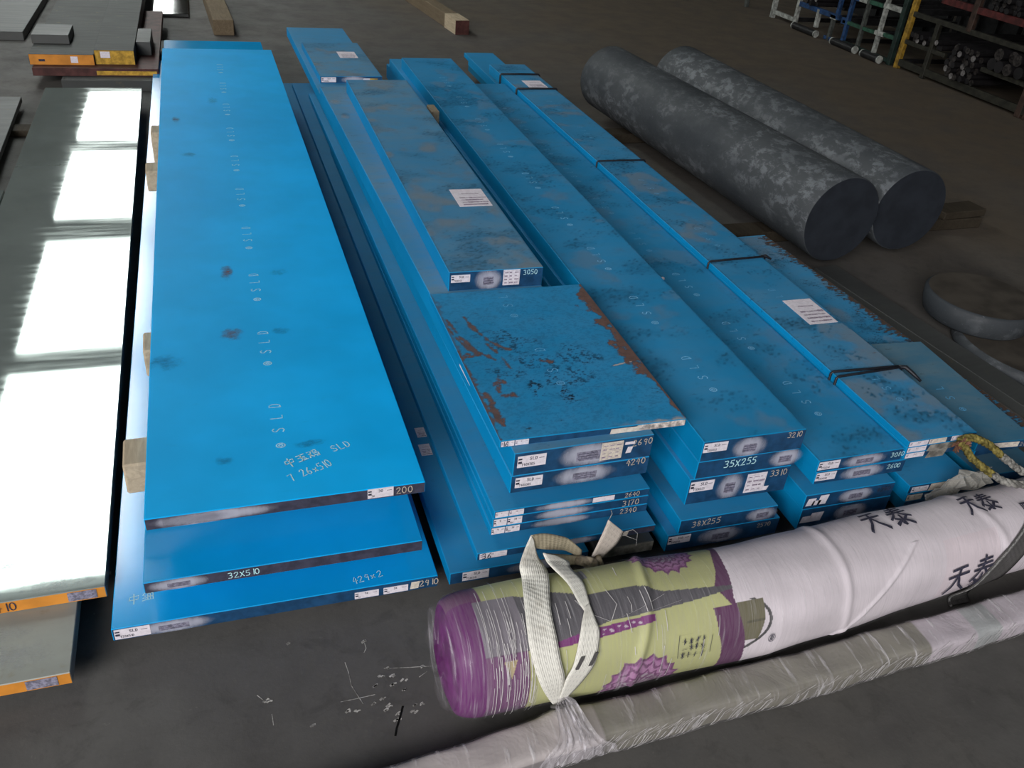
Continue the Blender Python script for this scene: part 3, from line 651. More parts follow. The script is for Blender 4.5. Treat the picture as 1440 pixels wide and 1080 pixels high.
# --- black cords round the bundle
def cord(y, label, dy=0, r=.0036, double=False):
    root = empty('black_cord', (.66, y, .228))
    tag(root, label, 'cord', 'black cords round the strapped bundle')
    for q in ((0, .024) if double else (0,)):
        bm = bmesh.new(); e = .004; sh = -.01*y
        x0, x1, z0, z1 = .560-.66-e+sh, .767-.66+e+sh, -.004, .280-.228+e
        pts = [(x0, q-dy, z0), (x0, q-dy, z1-.004), (x0+.005, q-dy, z1), ((x0+x1)/2, q*.55-dy*.2, z1+.001), (x1-.005, q*.2+dy, z1), (x1, q*.2+dy, z1-.005), (x1, q*.2+dy, z0), (x0, q-dy, z0)]
        tube(bm, pts, r, 6, False); from_bm('cord_loop', bm, 'black_cord', root, True)
    return root
c = cord(.285, 'doubled black cord round the strapped bundle, nearest to its labelled end', .006, .0036, True)
bm = bmesh.new(); tube(bm, [(.10, .01, .055), (.115, .0, .058), (.125, -.02, .050), (.135, -.045, .040)], [.006, .007, .006, .004], 6); from_bm('knot', bm, 'black_cord', c, True)
c = cord(.972, 'black cord round the strapped bundle, second from its labelled end', .006, .0036, False)
bm = bmesh.new(); tube(bm, [(.09, .01, .055), (.105, .01, .056), (.12, -.005, .05)], [.005, .006, .003], 6); from_bm('knot', bm, 'black_cord', c, True)
cord(1.90, 'single black cord round the middle of the strapped bundle'); cord(2.945, 'black cord beside the far paper sticker of the strapped bundle', 0, .005); cord(3.215, 'black cord at the far end of the strapped bundle', 0, .005)

# ------------------------------------------------------------------ bare steel plates at the left edge
S2 = bar('steel_plate', -1.660, -.062, .030, .060, .400, 3.65, 'steel_front', 'stained grey steel plate with orange end, under the mirror-bright plate at the left', 'plate', .012, 'orange')
S1 = bar('steel_plate', -1.655, .112, .0603, .0903, .447, 3.52, 'steel_bright', 'mirror-bright ground steel plate with orange end reflecting the roof lights', 'plate', .0125, 'orange')
S1b = bar('steel_plate', -2.15, .10, .060, .090, .49, 2.16, 'steel_bright', 'bright ground steel plate lying left of the mirror-bright plate, cut by the picture edge', 'plate', .0125, 'orange')
S2b = bar('steel_plate', -2.20, -.05, .030, .060, .47, 2.3, 'steel_front', 'stained steel plate under the outer bright plate at the left edge', 'plate', .012, 'orange')
S4 = bar('steel_plate', -1.895, 2.35, .030, .055, .125, 1.25, 'steel_dark', 'narrow dark steel plate along the left side of the mirror-bright plate', 'plate', .03, 'steel_dark')
for b, u in ((S2, .325), (S1, .378)):
    quad(b, 'grey_sticker', u, u+.052, .004, .027, .0008, 'stamp'); 
write(S1, 'marker_number', 'x410', front(.001), .020, .0022, 'ink', 1, .04, (.235, .006)); write(S2, 'marker_number', '410', front(.001), .018, .0022, 'ink', 1, .04, (.24, .006))
for u, v, a, c in ((.26, .10, .30, .06), (.36, .03, .2, .05)): blot(S1, u, v, a, c, .030, 'stain_pale')
for u, v, a, c in ((.29, .06, .2, .08), (.2, .12, .3, .06)): blot(S2, u, v, a, c, .030, 'stain_pale')
for b, ys in ((S2, (.3, 1.7, 3.2)),):
    for y in ys: timber(-2.18, -1.30, y-.05, y+.05, 0, .030, 'flat timber bearer under the bright steel plates', 'wood_dark', 'bearers under the bright steel plates')
# farther plates, upper left
G0 = bar('steel_plate', -1.66, 3.90, .0, .055, .445, 1.4, 'steel_dull', 'low grey steel plate on the floor just behind the mirror-bright plate', 'plate', 0, 'steel_dull')
G1 = bar('steel_plate', -1.80, 3.985, .055, .095, .62, 1.5, 'redbrown', 'red-brown primed plate with a faded orange edge, behind the mirror-bright plate', 'plate', 0, 'redbrown')
quad(G1, 'orange_edge', .31, .61, .006, .028, .001, 'yellow')
G2 = bar('steel_plate', -1.815, 4.05, .095, .150, .315, 1.9, 'steel_dull', 'grey plate with a bright orange end carrying a dark block, upper left', 'plate', 0, 'orange')
quad(G2, 'white_mark', .20, .235, .012, .045, .001, 'label'); quad(G2, 'black_mark', .045, .075, .018, .030, .001, 'ink')
G3 = bar('steel_plate', -1.498, 4.07, .095, .170, .20, 3.0, 'steel_dull', 'grey steel slab with a mustard end and a white tag, upper left', 'plate', 0, 'yellow')
quad(G3, 'white_tag', .03, .078, .035, .068, .001, 'label')
KB = bar('steel_block', -1.822, 4.28, .150, .197, .187, .26, 'steel_dark', 'small dark steel block standing on the orange-ended plate, upper left', 'block', 0, 'steel_dark')
G4 = bar('steel_block', -1.295, 4.28, .095, .168, .075, .34, 'steel_dark', 'upright dark steel block beside the mustard-ended slab, next to the left blue stack', 'block', 0, 'steel_dark')
G5 = bar('steel_block', -1.176, 4.36, .0, .10, .045, .26, 'steel_dull', 'narrow grey steel block between the dark block and the left blue stack', 'block', 0, 'steel_dull')
SP_ = bar('steel_plate', -1.350, 5.76, .0, .020, .33, 2.6, 'steel_polish', 'polished steel sheet on the floor glaring white at the top edge', 'plate', 0, 'steel_dull'); SP_.rotation_euler = (0, -.013, 0); SP_.location.z = .001
ST2 = bar('steel_plate', -2.6, 5.0, 0, .05, .62, 3.2, 'steel_dark', 'dark steel plate on the floor at the far upper left corner', 'plate', 0, 'steel_dark')
# two loose timber beams on the floor beyond
ta = timber(-.863, -.730, 5.24, 8.0, 0, .10, 'weathered timber beam on the floor beyond the left blue stack', 'wood_old', None, .045, 'timber_beam')
ta.location = (-.86, 6.62, 0)
tb = timber(0, .105, 0, 2.2, 0, .10, 'timber beam with a pale sawn end on the floor beyond the middle stack', 'wood_old', None, .10, 'timber_beam')
tb.location = (.80, 6.53, 0)
bm = box_bm(-.0535, .0535, -1.104, -.86, -.0005, .1012); from_bm('sawn_pale_end', bm, 'wood', tb)
bm = box_bm(-.0535, .0535, -1.108, -1.1, .0, .10); from_bm('primed_end', bm, 'redbrown', tb)

# ------------------------------------------------------------------ two forged round bars on timber
def round_bar(x, y, yaw, r, L, zb, label):
    bm = bmesh.new(); N = 72
    prof = [(0, r-.004), (.004, r), (L-.004, r), (L, r-.004)]
    nst = 30; ys = [0, .004]+[.004+(L-.008)*k/nst for k in range(1, nst)]+[L-.004, L]
    rings = []
    for i, yy in enumerate(ys):
        rad = r-.004 if i in (0, len(ys)-1) else r
        rings.append([bm.verts.new((rad*(1+.003*math.sin(5*a_+yy*3))*math.cos(a_), yy, r+rad*(1+.003*math.sin(5*a_+yy*3))*math.sin(a_))) for a_ in [2*math.pi*k/N for k in range(N)]])
    for a, b in zip(rings, rings[1:]):
        for k in range(N): f = bm.faces.new((a[k], b[k], b[(k+1) % N], a[(k+1) % N])); f.smooth = True
    f = bm.faces.new(rings[0]); f.material_index = 1; f = bm.faces.new(rings[-1][::-1]); f.material_index = 1
    o = from_bm('forged_round_bar', bm, ['forged', 'saw_end']); o.location = (x, y, zb); o.rotation_euler = (0, 0, yaw); tag(o, label, 'bar'); return o
RB1 = round_bar(1.352, 1.361, .066, .173, 2.035, .05, 'thick dark forged round bar with scale flakes, lying next to the strapped blue bundle')
RB2 = round_bar(1.722, 1.422, .014, .172, 2.017, .05, 'second thick dark round bar, the one farther from the blue stacks')
for y, x1 in ((1.72, 2.42), (3.0, 2.0)): timber(1.0, x1, y-.055, y+.055, 0, .050, 'blackened timber under the near end of the two round bars' if y < 2 else 'blackened timber under the far end of the two round bars', 'wood_dark', None, .03, 'timber_bearer')
timber(2.18, 2.44, 1.69, 1.80, .050, .085, 'short blackened timber offcut at the right of the round bars', 'wood_dark', None, .1, 'timber_block')
# flat dark bars and forged discs at the right
bar('steel_bar', 1.385, .30, 0, .034, .105, 1.05, 'steel_dark', 'black flat bar on the floor along the right blue plates', 'bar', .10, 'steel_dark')
bar('steel_bar', 1.215, .36, 0, .022, .10, .98, 'steel_dark', 'second flat dark bar on the floor, closer to the blue plates', 'bar', .07, 'steel_dark')
def disc(cx, cy_, r0, r1, z0, z1, label):
    bm = bmesh.new(); N = 64
    prof = [(r0-.008, z0), (r0, z0+.008), ((r0+r1)/2+.004, (z0+z1)/2), (r1, z1-.008), (r1-.010, z1)]
    rg = [[bm.verts.new((r_*(1+.006*math.sin(3*a_))*math.cos(a_), r_*(1+.006*math.sin(3*a_))*math.sin(a_), z_-z0)) for a_ in [2*math.pi*k/N for k in range(N)]] for r_, z_ in prof]
    for a, b in zip(rg, rg[1:]):
        for k in range(N): f = bm.faces.new((a[k], a[(k+1) % N], b[(k+1) % N], b[k])); f.smooth = True
    f = bm.faces.new(rg[-1]); f.material_index = 1; bm.faces.new(rg[0][::-1])
    o = from_bm('forged_disc', bm, ['forged', 'steel_brown']); o.location = (cx, cy_, z0); tag(o, label, 'disc'); return o
MAT['steel_brown'] = simple('brown_oxide_face', (.062, .054, .044), .6, .1, .35, .2, 8)
disc(1.76, .66, .295, .29, 0, .045, 'large flat dark disc on the floor under the thicker disc, at the right edge')
disc(1.640, .872, .180, .192, .045, .133, 'thick dark forged disc lying on a flatter one at the right edge')

# ------------------------------------------------------------------ pigeonhole racks with rods, upper right
RXF = 4.22
def rack(label, y0, y1, posts, rails, depth=1.2):
    root = empty('storage_rack', (RXF, (y0+y1)/2, 0)); tag(root, label, 'rack'); ym = (y0+y1)/2
    for (y, z0, z1, m, wd) in posts:
        from_bm('post', box_bm(0, .035, y-ym-wd/2, y-ym+wd/2, z0, z1, .003), m, root)
        from_bm('rear_post', box_bm(depth-.035, depth, y-ym-wd/2, y-ym+wd/2, z0, z1, .003), 'r_black', root)
    for (a, b, z, m, h) in rails:
        from_bm('rail', box_bm(.002, .032, a-ym, b-ym, z-h/2, z+h/2, .002), m, root)
        from_bm('shelf_bearer', box_bm(.032, depth, a-ym, a-ym+.03, z-h/2, z+h/2), 'r_black', root)
    from_bm('back_panel', box_bm(depth, depth+.01, y0-ym, y1-ym, 0, 1.5), 'r_black', root)
    return root
rack('rack with a yellow corner post and a red shelf full of dark rods, upper right', 2.4, 4.64,
     [(4.615, 0, 1.5, 'r_yellow', .045), (4.31, 0, .40, 'r_olive', .04), (4.01, .40, 1.5, 'r_brown', .05), (3.34, 0, 1.5, 'r_brown', .05), (3.28, 0, 1.5, 'r_brown', .03), (2.45, 0, 1.5, 'r_brown', .05)],
     [(2.45, 4.6, .405, 'r_olive', .035), (4.15, 4.6, .205, 'r_olive', .03), (2.45, 3.78, .205, 'r_olive', .03), (2.45, 4.35, .55, 'r_red', .045), (2.45, 4.6, .05, 'r_olive', .05), (2.45, 4.6, .9, 'r_red', .05)])
rack('green and white pigeonhole rack left of the yellow post', 4.68, 5.42,
     [(4.71, 0, 1.5, 'r_dgreen', .045), (4.925, .03, 1.5, 'r_white', .028), (5.14, .03, 1.5, 'r_grey', .028), (5.345, 0, 1.5, 'r_blue', .03)],
     [(4.70, 4.86, .197, 'r_green', .028), (4.86, 4.97, .193, 'r_white', .034), (4.97, 5.40, .187, 'r_green', .026), (4.70, 4.95, .40, 'r_white', .038), (4.95, 5.16, .39, 'r_green', .03), (5.16, 5.26, .385, 'r_white', .034), (5.26, 5.36, .38, 'r_blue', .03), (4.7, 5.4, .03, 'r_dgreen', .03), (5.36, 5.42, .19, 'r_blue', .05)])
rack('blue and white rack at the far end of the rack row', 5.46, 7.0,
     [(5.54, 0, .17, 'r_grey', .03), (5.76, .06, .21, 'r_white', .035), (6.08, .02, 1.5, 'r_white', .035), (6.46, 0, 1.5, 'r_white', .05), (6.95, 0, 1.5, 'r_grey', .04), (5.50, .2, 1.5, 'r_blue', .03)],
     [(6.10, 6.44, .055, 'r_white', .035), (5.46, 6.06, .20, 'r_blue', .04), (5.46, 5.60, .0165, 'r_blue', .03), (5.50, 5.58, .19, 'r_white', .036), (5.46, 6.95, .46, 'r_grey', .03)])
def runner(y0, y1, label):
    root = empty('floor_runner', (RXF-.06, (y0+y1)/2, .0)); tag(root, label, 'beam'); h = (y1-y0)/2
    bm = bmesh.new(); tube(bm, [(0, -h, .03), (0, h, .03)], .029, 14); from_bm('runner_body', bm, 'r_black', root, False)
    for s in (-1, 1):
        bm = bmesh.new(); tube(bm, [(0, s*(h+.006), .03), (0, s*(h-.008), .03)], .030, 14); from_bm('end_ring', bm, 'r_white', root)
runner(5.63, 5.98, 'dark round runner with pale end rings before the blue and white rack'); runner(5.06, 5.38, 'dark round runner with pale end rings before the green rack, the longer one'); runner(4.74, 4.96, 'short dark round runner with pale end rings beside the yellow post')
me_rods = {}
def rod_mesh(r, tip):
    k = (r, tip)
    if k not in me_rods:
        bm = bmesh.new(); tube(bm, [(0, 0, 0), (1.1, 0, 0)], r, 10); bm.faces.ensure_lookup_table()
        for f in bm.faces:
            if len(f.verts) > 4: f.material_index = 1
        me = bpy.data.meshes.new('steel_rod'); bm.to_mesh(me); bm.free()
        for m in ('rod', tip): me.materials.append(MAT[m])
        me_rods[k] = me
    return me_rods[k]
rr_ = random.Random(5)
def rods(y0, y1, z0, z1, r, lab, grp):
    z = z0+r; row = 0
    while z < z1:
        y = y0+r+(r if row % 2 else 0)
        while y < y1-r+1e-6:
            if abs(y-4.31) < .042 and z < .42: y += 2*r+.0015; continue
            tip = 'rod_tip' if rr_.random() < .12 else ('rod_end' if rr_.random() < .6 else 'rod')
            o = link('steel_rod', rod_mesh(r, tip), None); o.location = (RXF+rr_.uniform(-.04, .03), y, z); tag(o, lab, 'rod', grp); y += 2*r+.0015
        z += r*1.78; row += 1
rods(4.20, 4.55, .222, .29, .019, 'dark steel rod in the bundle on the low shelf beside the yellow post', 'rods beside the yellow post')
rods(3.80, 4.13, .077, .31, .0215, 'dark steel rod in the heap on the bottom shelf right of the yellow post', 'rods on the bottom shelf')
rods(3.62, 3.92, .575, .66, .018, 'dark steel rod on the red shelf', 'rods on the red shelf')
rods(5.79, 6.02, .222, .29, .019, 'steel rod on the blue shelf at the far rack', 'rods on the blue shelf')
rods(3.40, 3.76, .222, .37, .040, 'thick dark round bar on the shelf at the right end of the racks', 'thick bars at the right end')

# ------------------------------------------------------------------ the long wrapped roll in front
SPN = [(-.60, -.219, .110), (.05, -.219, .110), (.8, -.146, .097), (1.4, -.09, .095)]; NE = 2.35
def spine(x):
    for (a, ya, ra), (b, yb, rb) in zip(SPN, SPN[1:]):
        if x <= b or b == 1.4:
            t = (x-a)/(b-a); return ya+(yb-ya)*t, ra+(rb-ra)*t
def lump(x, a):
    """soft folds and the lap seams of the cover"""
    h = .0016*math.sin(9*x+2*a)+.0012*math.sin(23*x-3*a)
    xs = .222+.05*max(0, .2-a)*.5
    h += .0035*math.exp(-((x-xs)/.010)**2) if x > .1 else 0
    h += .003*math.exp(-((x-.70+.03*a)/.012)**2)
    if x > .2:
        xd = .355+.125*(a-.62); h += .0035*math.exp(-((x-xd)/.008)**2)*(1 if -.5 < a < 1.2 else 0)
    xf = -.262+.03*max(0, a); h += .006*math.exp(-((x-xf)/.010)**2)*(1 if a > -.4 else 0)
    return h
def surf(x, a, off=0.0):
    y, r = spine(x); c, s = math.cos(a), math.sin(a); e = 2/NE
    d = 1.0
    if x < -.55: d = math.sqrt(max(0, 1-((-.55-x)/.05)**2))*.16+.84
    q = r*d+off+lump(x, a)
    z = r+q*math.copysign(abs(s)**e, s)
    return Vector((x, y-q*math.copysign(abs(c)**e, c), max(z, .001)))
def itp(v, tab):
    if v <= tab[0][0]: return tab[0][1]
    for (a, b), (c, d) in zip(tab, tab[1:]):
        if v <= c: return b+(d-b)*(v-a)/(c-a)
    return tab[-1][1]
PUR, YEL, GRY, WHT, MAUVE = (.13, .022, .13), (.44, .45, .205), (.10, .095, .105), (.74, .68, .72), (.15, .06, .13)
ATOP = [(-.50, 1.80), (-.458, 1.666), (-.403, 1.67), (-.34, 1.53), (-.235, 1.52), (-.187, 1.35), (-.04, 1.22)]
ABOT = [(-.474, .752), (-.418, .80), (-.307, 1.0), (-.219, 1.02), (-.132, 1.08), (-.04, 1.17)]
XW = [(-.8, -.012), (.046, -.028), (.62, -.044), (1.0, -.052), (1.33, -.044), (1.647, -.036), (2.157, -.022), (2.6, -.01)]
def mandala(x, a, cx, ca, R):
    dx, dy = (x-cx), (a-ca)*.112; r = math.hypot(dx, dy)/R; t = math.atan2(dy, dx)
    if r > 1.12: return None
    pet = 1.0-.12*abs(math.sin(t*9)); 
    if r > pet: return None
    for k, (rad, n) in enumerate(((.95, 9), (.78, 9), (.60, 8), (.42, 8))):
        lim = rad-.10*abs(math.sin(t*n+k*.7))
        if abs(r-lim) < .035: return (.16, .05, .14)
    if r < .5: return (.34, .28, .33) if math.sin(t*12+r*20) > 0 else (.20, .10, .18)
    return (.38, .18, .34) if r < .8 else (.30, .11, .27)
def paintf(x, a):
    xw = itp(a, XW)
    if x > xw:
        # emblem: olive bowl inside a dark arc
        ex, ey = (x+.032)/.040, (a-.50)/.40
        if abs(ey) < 1 and x < .008-.012*max(0, -ey)+.003: 
            if abs(ey+.05) < .07 and x > -.03: return (.09, .085, .05)
            return (.14, .13, .075)
        d = math.hypot((x+.055)/.078, (a-.47)/.53)
        if abs(d-1) < .045 and a < .92: return (.05, .05, .05)
        k = .94+.06*math.sin(31*x+4*a)*math.sin(11*x-5*a)
        p = .96 if (.50 < x < .66 and -.4 < a < 1.05) else 1.0
        return (WHT[0]*k, WHT[1]*k*p, WHT[2]*k*p)
    if x < -.552: return PUR if a < 1.75 else MAUVE
    xl = itp(a, [(-.8, -.07), (-.06, -.076), (.38, -.092), (.873, -.10), (.874, -.06), (1.238, -.084), (1.574, -.06), (2.1, -.036)])
    at, ab = itp(x, ATOP), itp(x, ABOT)
    if x > xl and not (ab < a < at): return (.105, .032, .092)
    if x < -.474:
        if a > 1.72: return YEL if x > -.535 else MAUVE
        if a > .76: return (.21, .19, .22)
        if -.25 < a < .74: 
            if abs(x+.508) < .012*(a-.30)/.32 and .30 < a < .63: return (.44, .36, .20)
            return (.16, .06, .15)
        return (.13, .07, .13)
    if ab < a < at: 
        return (.085, .082, .092)
    sb = itp(x, [(-.418, .69), (-.31, .75), (-.219, .845)]); stt = itp(x, [(-.418, .878), (-.31, .932), (-.219, .98)])
    if -.418 < x < -.219 and sb < a < stt:
        q = (a-sb)/(stt-sb)
        if .25 < q < .75 and -.34 < x < -.245 and math.sin(x*420)+math.sin(x*230+q*9) > .75: return (.5, .42, .48)
        return (.17, .02, .15)
    m = mandala(x, a, -.148, 2.22, .072)
    if m: return m
    m = mandala(x, a, -.243, -.52, .086)
    if m: return m
    if -.342 < x < -.318 and 1.82 < a < 2.12: return (.22, .21, .24) if math.sin(x*900) > -.2 else (.40, .40, .30)
    k = 1+.07*math.sin(19*x+3*a)*math.sin(7*x-4*a)
    return (YEL[0]*k, YEL[1]*k, YEL[2]*k)
def srgb(c): return tuple(12.92*v if v < .0031308 else 1.055*v**(1/2.4)-.055 for v in c)
roll = empty('wrapped_fabric_roll', (.4, -.19, 0)); tag(roll, 'long plastic-wrapped roll, yellow and purple print at one end, white elsewhere', 'roll')
def cover(name, xs, as_, off, mat, painted, parent, origin=(.4, -.19, 0)):
    V = []; org = Vector(origin)
    for x in xs:
        for a in as_: V.append(surf(x, a, off)-org)
    nx, na = len(xs), len(as_); F = []
    for i in range(nx-1):
        for j in range(na-1): F.append((i*na+j, i*na+j+1, (i+1)*na+j+1, (i+1)*na+j))
    me = bpy.data.meshes.new(name); me.from_pydata(V, [], F)
    for p in me.polygons: p.use_smooth = True
    if painted:
        ca = me.color_attributes.new('print', 'FLOAT_COLOR', 'POINT'); buf = []
        for x in xs:
            for a in as_: buf.extend(paintf(x, a)+(1,))
        ca.data.foreach_set('color', buf)
    return link(name, me, mat, parent)
def lin(a, b, n): return [a+(b-a)*k/(n-1) for k in range(n)]
xs_f = lin(-.6, .10, 380)+lin(.104, 1.38, 300)
as_f = lin(-1.2, 2.5, 230)+lin(2.55, 2*math.pi-1.2, 24)
cover('fabric_cover', xs_f, as_f, 0, 'print', True, roll)
# closed left end
bm = bmesh.new(); ring = [surf(-.6, a) for a in lin(-1.2, 2*math.pi-1.2, 60)[:-1]]; org = Vector((.4, -.19, 0)); cen = sum(ring, Vector())/len(ring)
prev = [bm.verts.new(p-org) for p in ring]
for s_, dx in ((.75, .008), (.4, .013)):
    cur = [bm.verts.new(cen+(p-cen)*s_-Vector((dx, 0, 0))-org) for p in ring]
    for k in range(len(ring)): f = bm.faces.new((prev[k], prev[(k+1) % len(ring)], cur[(k+1) % len(ring)], cur[k])); f.smooth = True
    prev = cur
bm.faces.new(prev)
MAT['purple'] = simple('purple_woven_fabric', PUR, .6, 0, .3, .15, 30)
from_bm('end_cover', bm, 'purple', roll)
fl = cover('plastic_film', lin(-.612, 1.38, 260), lin(-1.2, 2*math.pi-1.2, 90), .0035, 'film', False, roll)
# loose film bulging past the left end
bm = bmesh.new(); rings = []
for s_, dx, tw in ((1.01, 0, 0), (.985, .009, .1), (.92, .015, .2), (.70, .019, .3), (.35, .018, .35)):
    rings.append([bm.verts.new(cen+(p-cen)*s_*(1+.02*math.sin(k*1.7+dx*200))-Vector((dx+.006*math.sin(k*.9), 0, 0))-org) for k, p in enumerate(ring)])
for a, b in zip(rings, rings[1:]):
    for k in range(len(ring)): f = bm.faces.new((a[k], a[(k+1) % len(ring)], b[(k+1) % len(ring)], b[k])); f.smooth = True
from_bm('film_end', bm, 'film', roll)
def on_roll(off): return lambda x, a: surf(x, a, off)-org
def brush(s, x0, a0, h, wx, wd, mat='ink', name='brush_writing', rot=0):
    bm = bmesh.new(); ls, W = text_lines(s, 1.0, 1.0, .01)
    for pl in ls:
        dense = []
        for p, q in zip(pl, pl[1:]):
            n = 5
            dense += [(p[0]+(q[0]-p[0])*k/n, p[1]+(q[1]-p[1])*k/n) for k in range(n)]
        dense.append(pl[-1])
        pts = [(x0+(x*math.cos(rot)-y*math.sin(rot))*wx, (y*math.cos(rot)+x*math.sin(rot))*h) for x, y in dense]   # metres along, metres round
        f = lambda u, v: surf(u, a0+v/.105, .0046)-org
        ribbon(bm, pts, wd, f)
    return from_bm(name, bm, mat, roll)
brush('天', .338, 1.58, .052, .056, .0062); brush('泰', .410, 1.55, .054, .058, .0056)
brush('天', .616, 1.44, .046, .050, .0055); brush('泰', .668, 1.43, .046, .050, .0050)
brush('天', .512, -.22, .062, .062, .0064); brush('泰', .585, -.26, .070, .062, .0058)
brush('四', .768, 1.22, .022, .020, .0035, 'ink')
brush('@', .020, .0, .020, .024, .0011); brush('R', .0235, .045, .010, .012, .0011)
bm = bmesh.new()     # signature block: a box of brush characters
rq = random.Random(11)
for r_ in range(3):
    for q in range(4):
        x, a = -.168+.014*q+rq.uniform(-.002, .002), .09+.14*r_+rq.uniform(-.02, .02)
        for k in range(5):
            t = rq.choice((0.05, .1, 1.5, 1.65, .8, 2.3))+rq.uniform(-.15, .15); L = rq.uniform(.007, .014)
            ribbon(bm, [(x-L/2*math.cos(t), a-L/2*math.sin(t)/.105), (x, a+rq.uniform(-.01, .01)), (x+L/2*math.cos(t), a+L/2*math.sin(t)/.105)], .0016, lambda u, v: surf(u, v, .0046)-org)
for pl in ([(-.178, .06), (-.178, .50)], [(-.178, .50), (-.15, .50)], [(-.108, .05), (-.108, .40)], [(-.178, .06), (-.16, .05)]): ribbon(bm, pl, .0010, lambda u, v: surf(u, v, .0046)-org)
from_bm('signature_print', bm, 'ink', roll)
bm = bmesh.new()
for k in range(5):
    t = k*math.pi*2/5+.3; ribbon(bm, [(-.222+.002*math.cos(t), 2.20+.02*math.sin(t)), (-.222+.009*math.cos(t), 2.20+.085*math.sin(t))], .003, lambda u, v: surf(u, v, .0046)-org)
from_bm('star_mark', bm, 'ink', roll)
bm = bmesh.new()
for k in range(70):
    x = rq.uniform(-.545, -.455) if k < 52 else rq.choice((-.40, -.30, -.21, -.10))+rq.uniform(-.03, .03); a0 = rq.uniform(-.6, 1.2); L = rq.uniform(.3, 1.1 if k < 52 else .5); sl = rq.uniform(-.004, .004)
    ribbon(bm, [(x+sl*q/5, min(1.9, a0+L*q/5)) for q in range(6)], rq.uniform(.0005, .0013), lambda u, v: surf(u, v, .0048)-org)
for pl in ([(-.365, 1.45), (-.35, 1.20), (-.31, .98), (-.25, 1.10), (-.19, 1.28)], [(-.30, 1.52), (-.29, 1.25), (-.31, .98)], [(-.25, 1.0), (-.16, 1.12)], [(-.262, 1.9), (-.262, 1.2), (-.268, .3)]): ribbon(bm, pl, .0012, lambda u, v: surf(u, v, .0050)-org)
o = from_bm('film_ridge_glints', bm, 'film_glint', roll); o['kind'] = 'stuff'  # pale ribbons painting the sheen and glints of the film folds

# ------------------------------------------------------------------ thin foam-wrapped bar lying in front
TB = [(-1.05, -.448), (-.42, -.381), (.1, -.366), (.7, -.334), (1.4, -.30)]
wrap = empty('wrapped_thin_bar', (.1, -.36, 0)); tag(wrap, 'thin square bar wrapped in grey foam and stretch film, in front of the roll', 'bar')
worg = Vector((.1, -.36, 0))
def tsurf(x, t, off=0):
    y = itp(x, TB); hw, hh = .040, .0285
    c, s = math.cos(t), math.sin(t); e = 2/4.5
    g = 1+.035*math.sin(x*17+t)+.02*math.sin(x*53+2*t)
    if abs(x+.40) < .06: g *= 1+.10*math.cos((x+.40)/.06*math.pi/2)
    return Vector((x, y-(hw*g+off)*math.copysign(abs(c)**e, c), max(.0005, hh+(hh*g+off)*math.copysign(abs(s)**e, s))))-worg
def tcol(x, t):
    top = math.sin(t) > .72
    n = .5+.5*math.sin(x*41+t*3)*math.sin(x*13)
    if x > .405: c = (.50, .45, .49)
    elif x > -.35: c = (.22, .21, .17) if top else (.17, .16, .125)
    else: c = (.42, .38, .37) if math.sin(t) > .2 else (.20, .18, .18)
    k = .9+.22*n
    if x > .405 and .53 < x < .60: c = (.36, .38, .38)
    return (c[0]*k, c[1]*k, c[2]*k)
def tcover(name, xs, ts, off, mat, painted):
    V = [tsurf(x, t, off) for x in xs for t in ts]; na = len(ts)
    F = [(i*na+j, i*na+(j+1) % na, (i+1)*na+(j+1) % na, (i+1)*na+j) for i in range(len(xs)-1) for j in range(na)]
    me = bpy.data.meshes.new(name); me.from_pydata(V, [], F)
    for p in me.polygons: p.use_smooth = True
    if painted:
        ca = me.color_attributes.new('print', 'FLOAT_COLOR', 'POINT'); buf = []
        for x in xs:
            for t in ts: buf.extend(tcol(x, t)+(1,))
        ca.data.foreach_set('color', buf)
    return link(name, me, mat, wrap)
ts_ = [2*math.pi*k/48 for k in range(48)]
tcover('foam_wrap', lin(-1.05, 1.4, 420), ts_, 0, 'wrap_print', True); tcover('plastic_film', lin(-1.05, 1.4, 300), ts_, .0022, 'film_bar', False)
# highlights on the film's stretch lines, painted as pale ribbons on the front side
bm = bmesh.new(); rq = random.Random(21)
for k in range(460):
    x = rq.uniform(-.45, .95); t0 = rq.uniform(-.75, .25); L = rq.uniform(.1, .55); sl = rq.uniform(.015, .035)
    ribbon(bm, [(x+sl*q/3, t0+L*q/3) for q in range(4)], rq.uniform(.0007, .0024), lambda u, v: tsurf(u, v*1.2, .0032))
o = from_bm('film_ridge_glints', bm, 'film_glint', wrap); o['kind'] = 'stuff'
# film gathered where the sling is tied down
bm = bmesh.new(); rg = []
for q in range(9):
    f_ = q/8; row = []
    for k in range(22):
        a = (k/21-.5)*2
        x = -.408+a*(.010+.070*f_)+.004*math.sin(k*2.1+q)
        t = 2.05-2.1*f_
        row.append(bm.verts.new(tsurf(x, t, .005+.012*(1-f_)+.006*(1-f_*.5)*math.sin(k*1.9))))
    rg.append(row)
for a, b in zip(rg, rg[1:]):
    for k in range(21): f = bm.faces.new((a[k], a[k+1], b[k+1], b[k])); f.smooth = True
from_bm('gathered_film', bm, 'film_heavy', wrap)

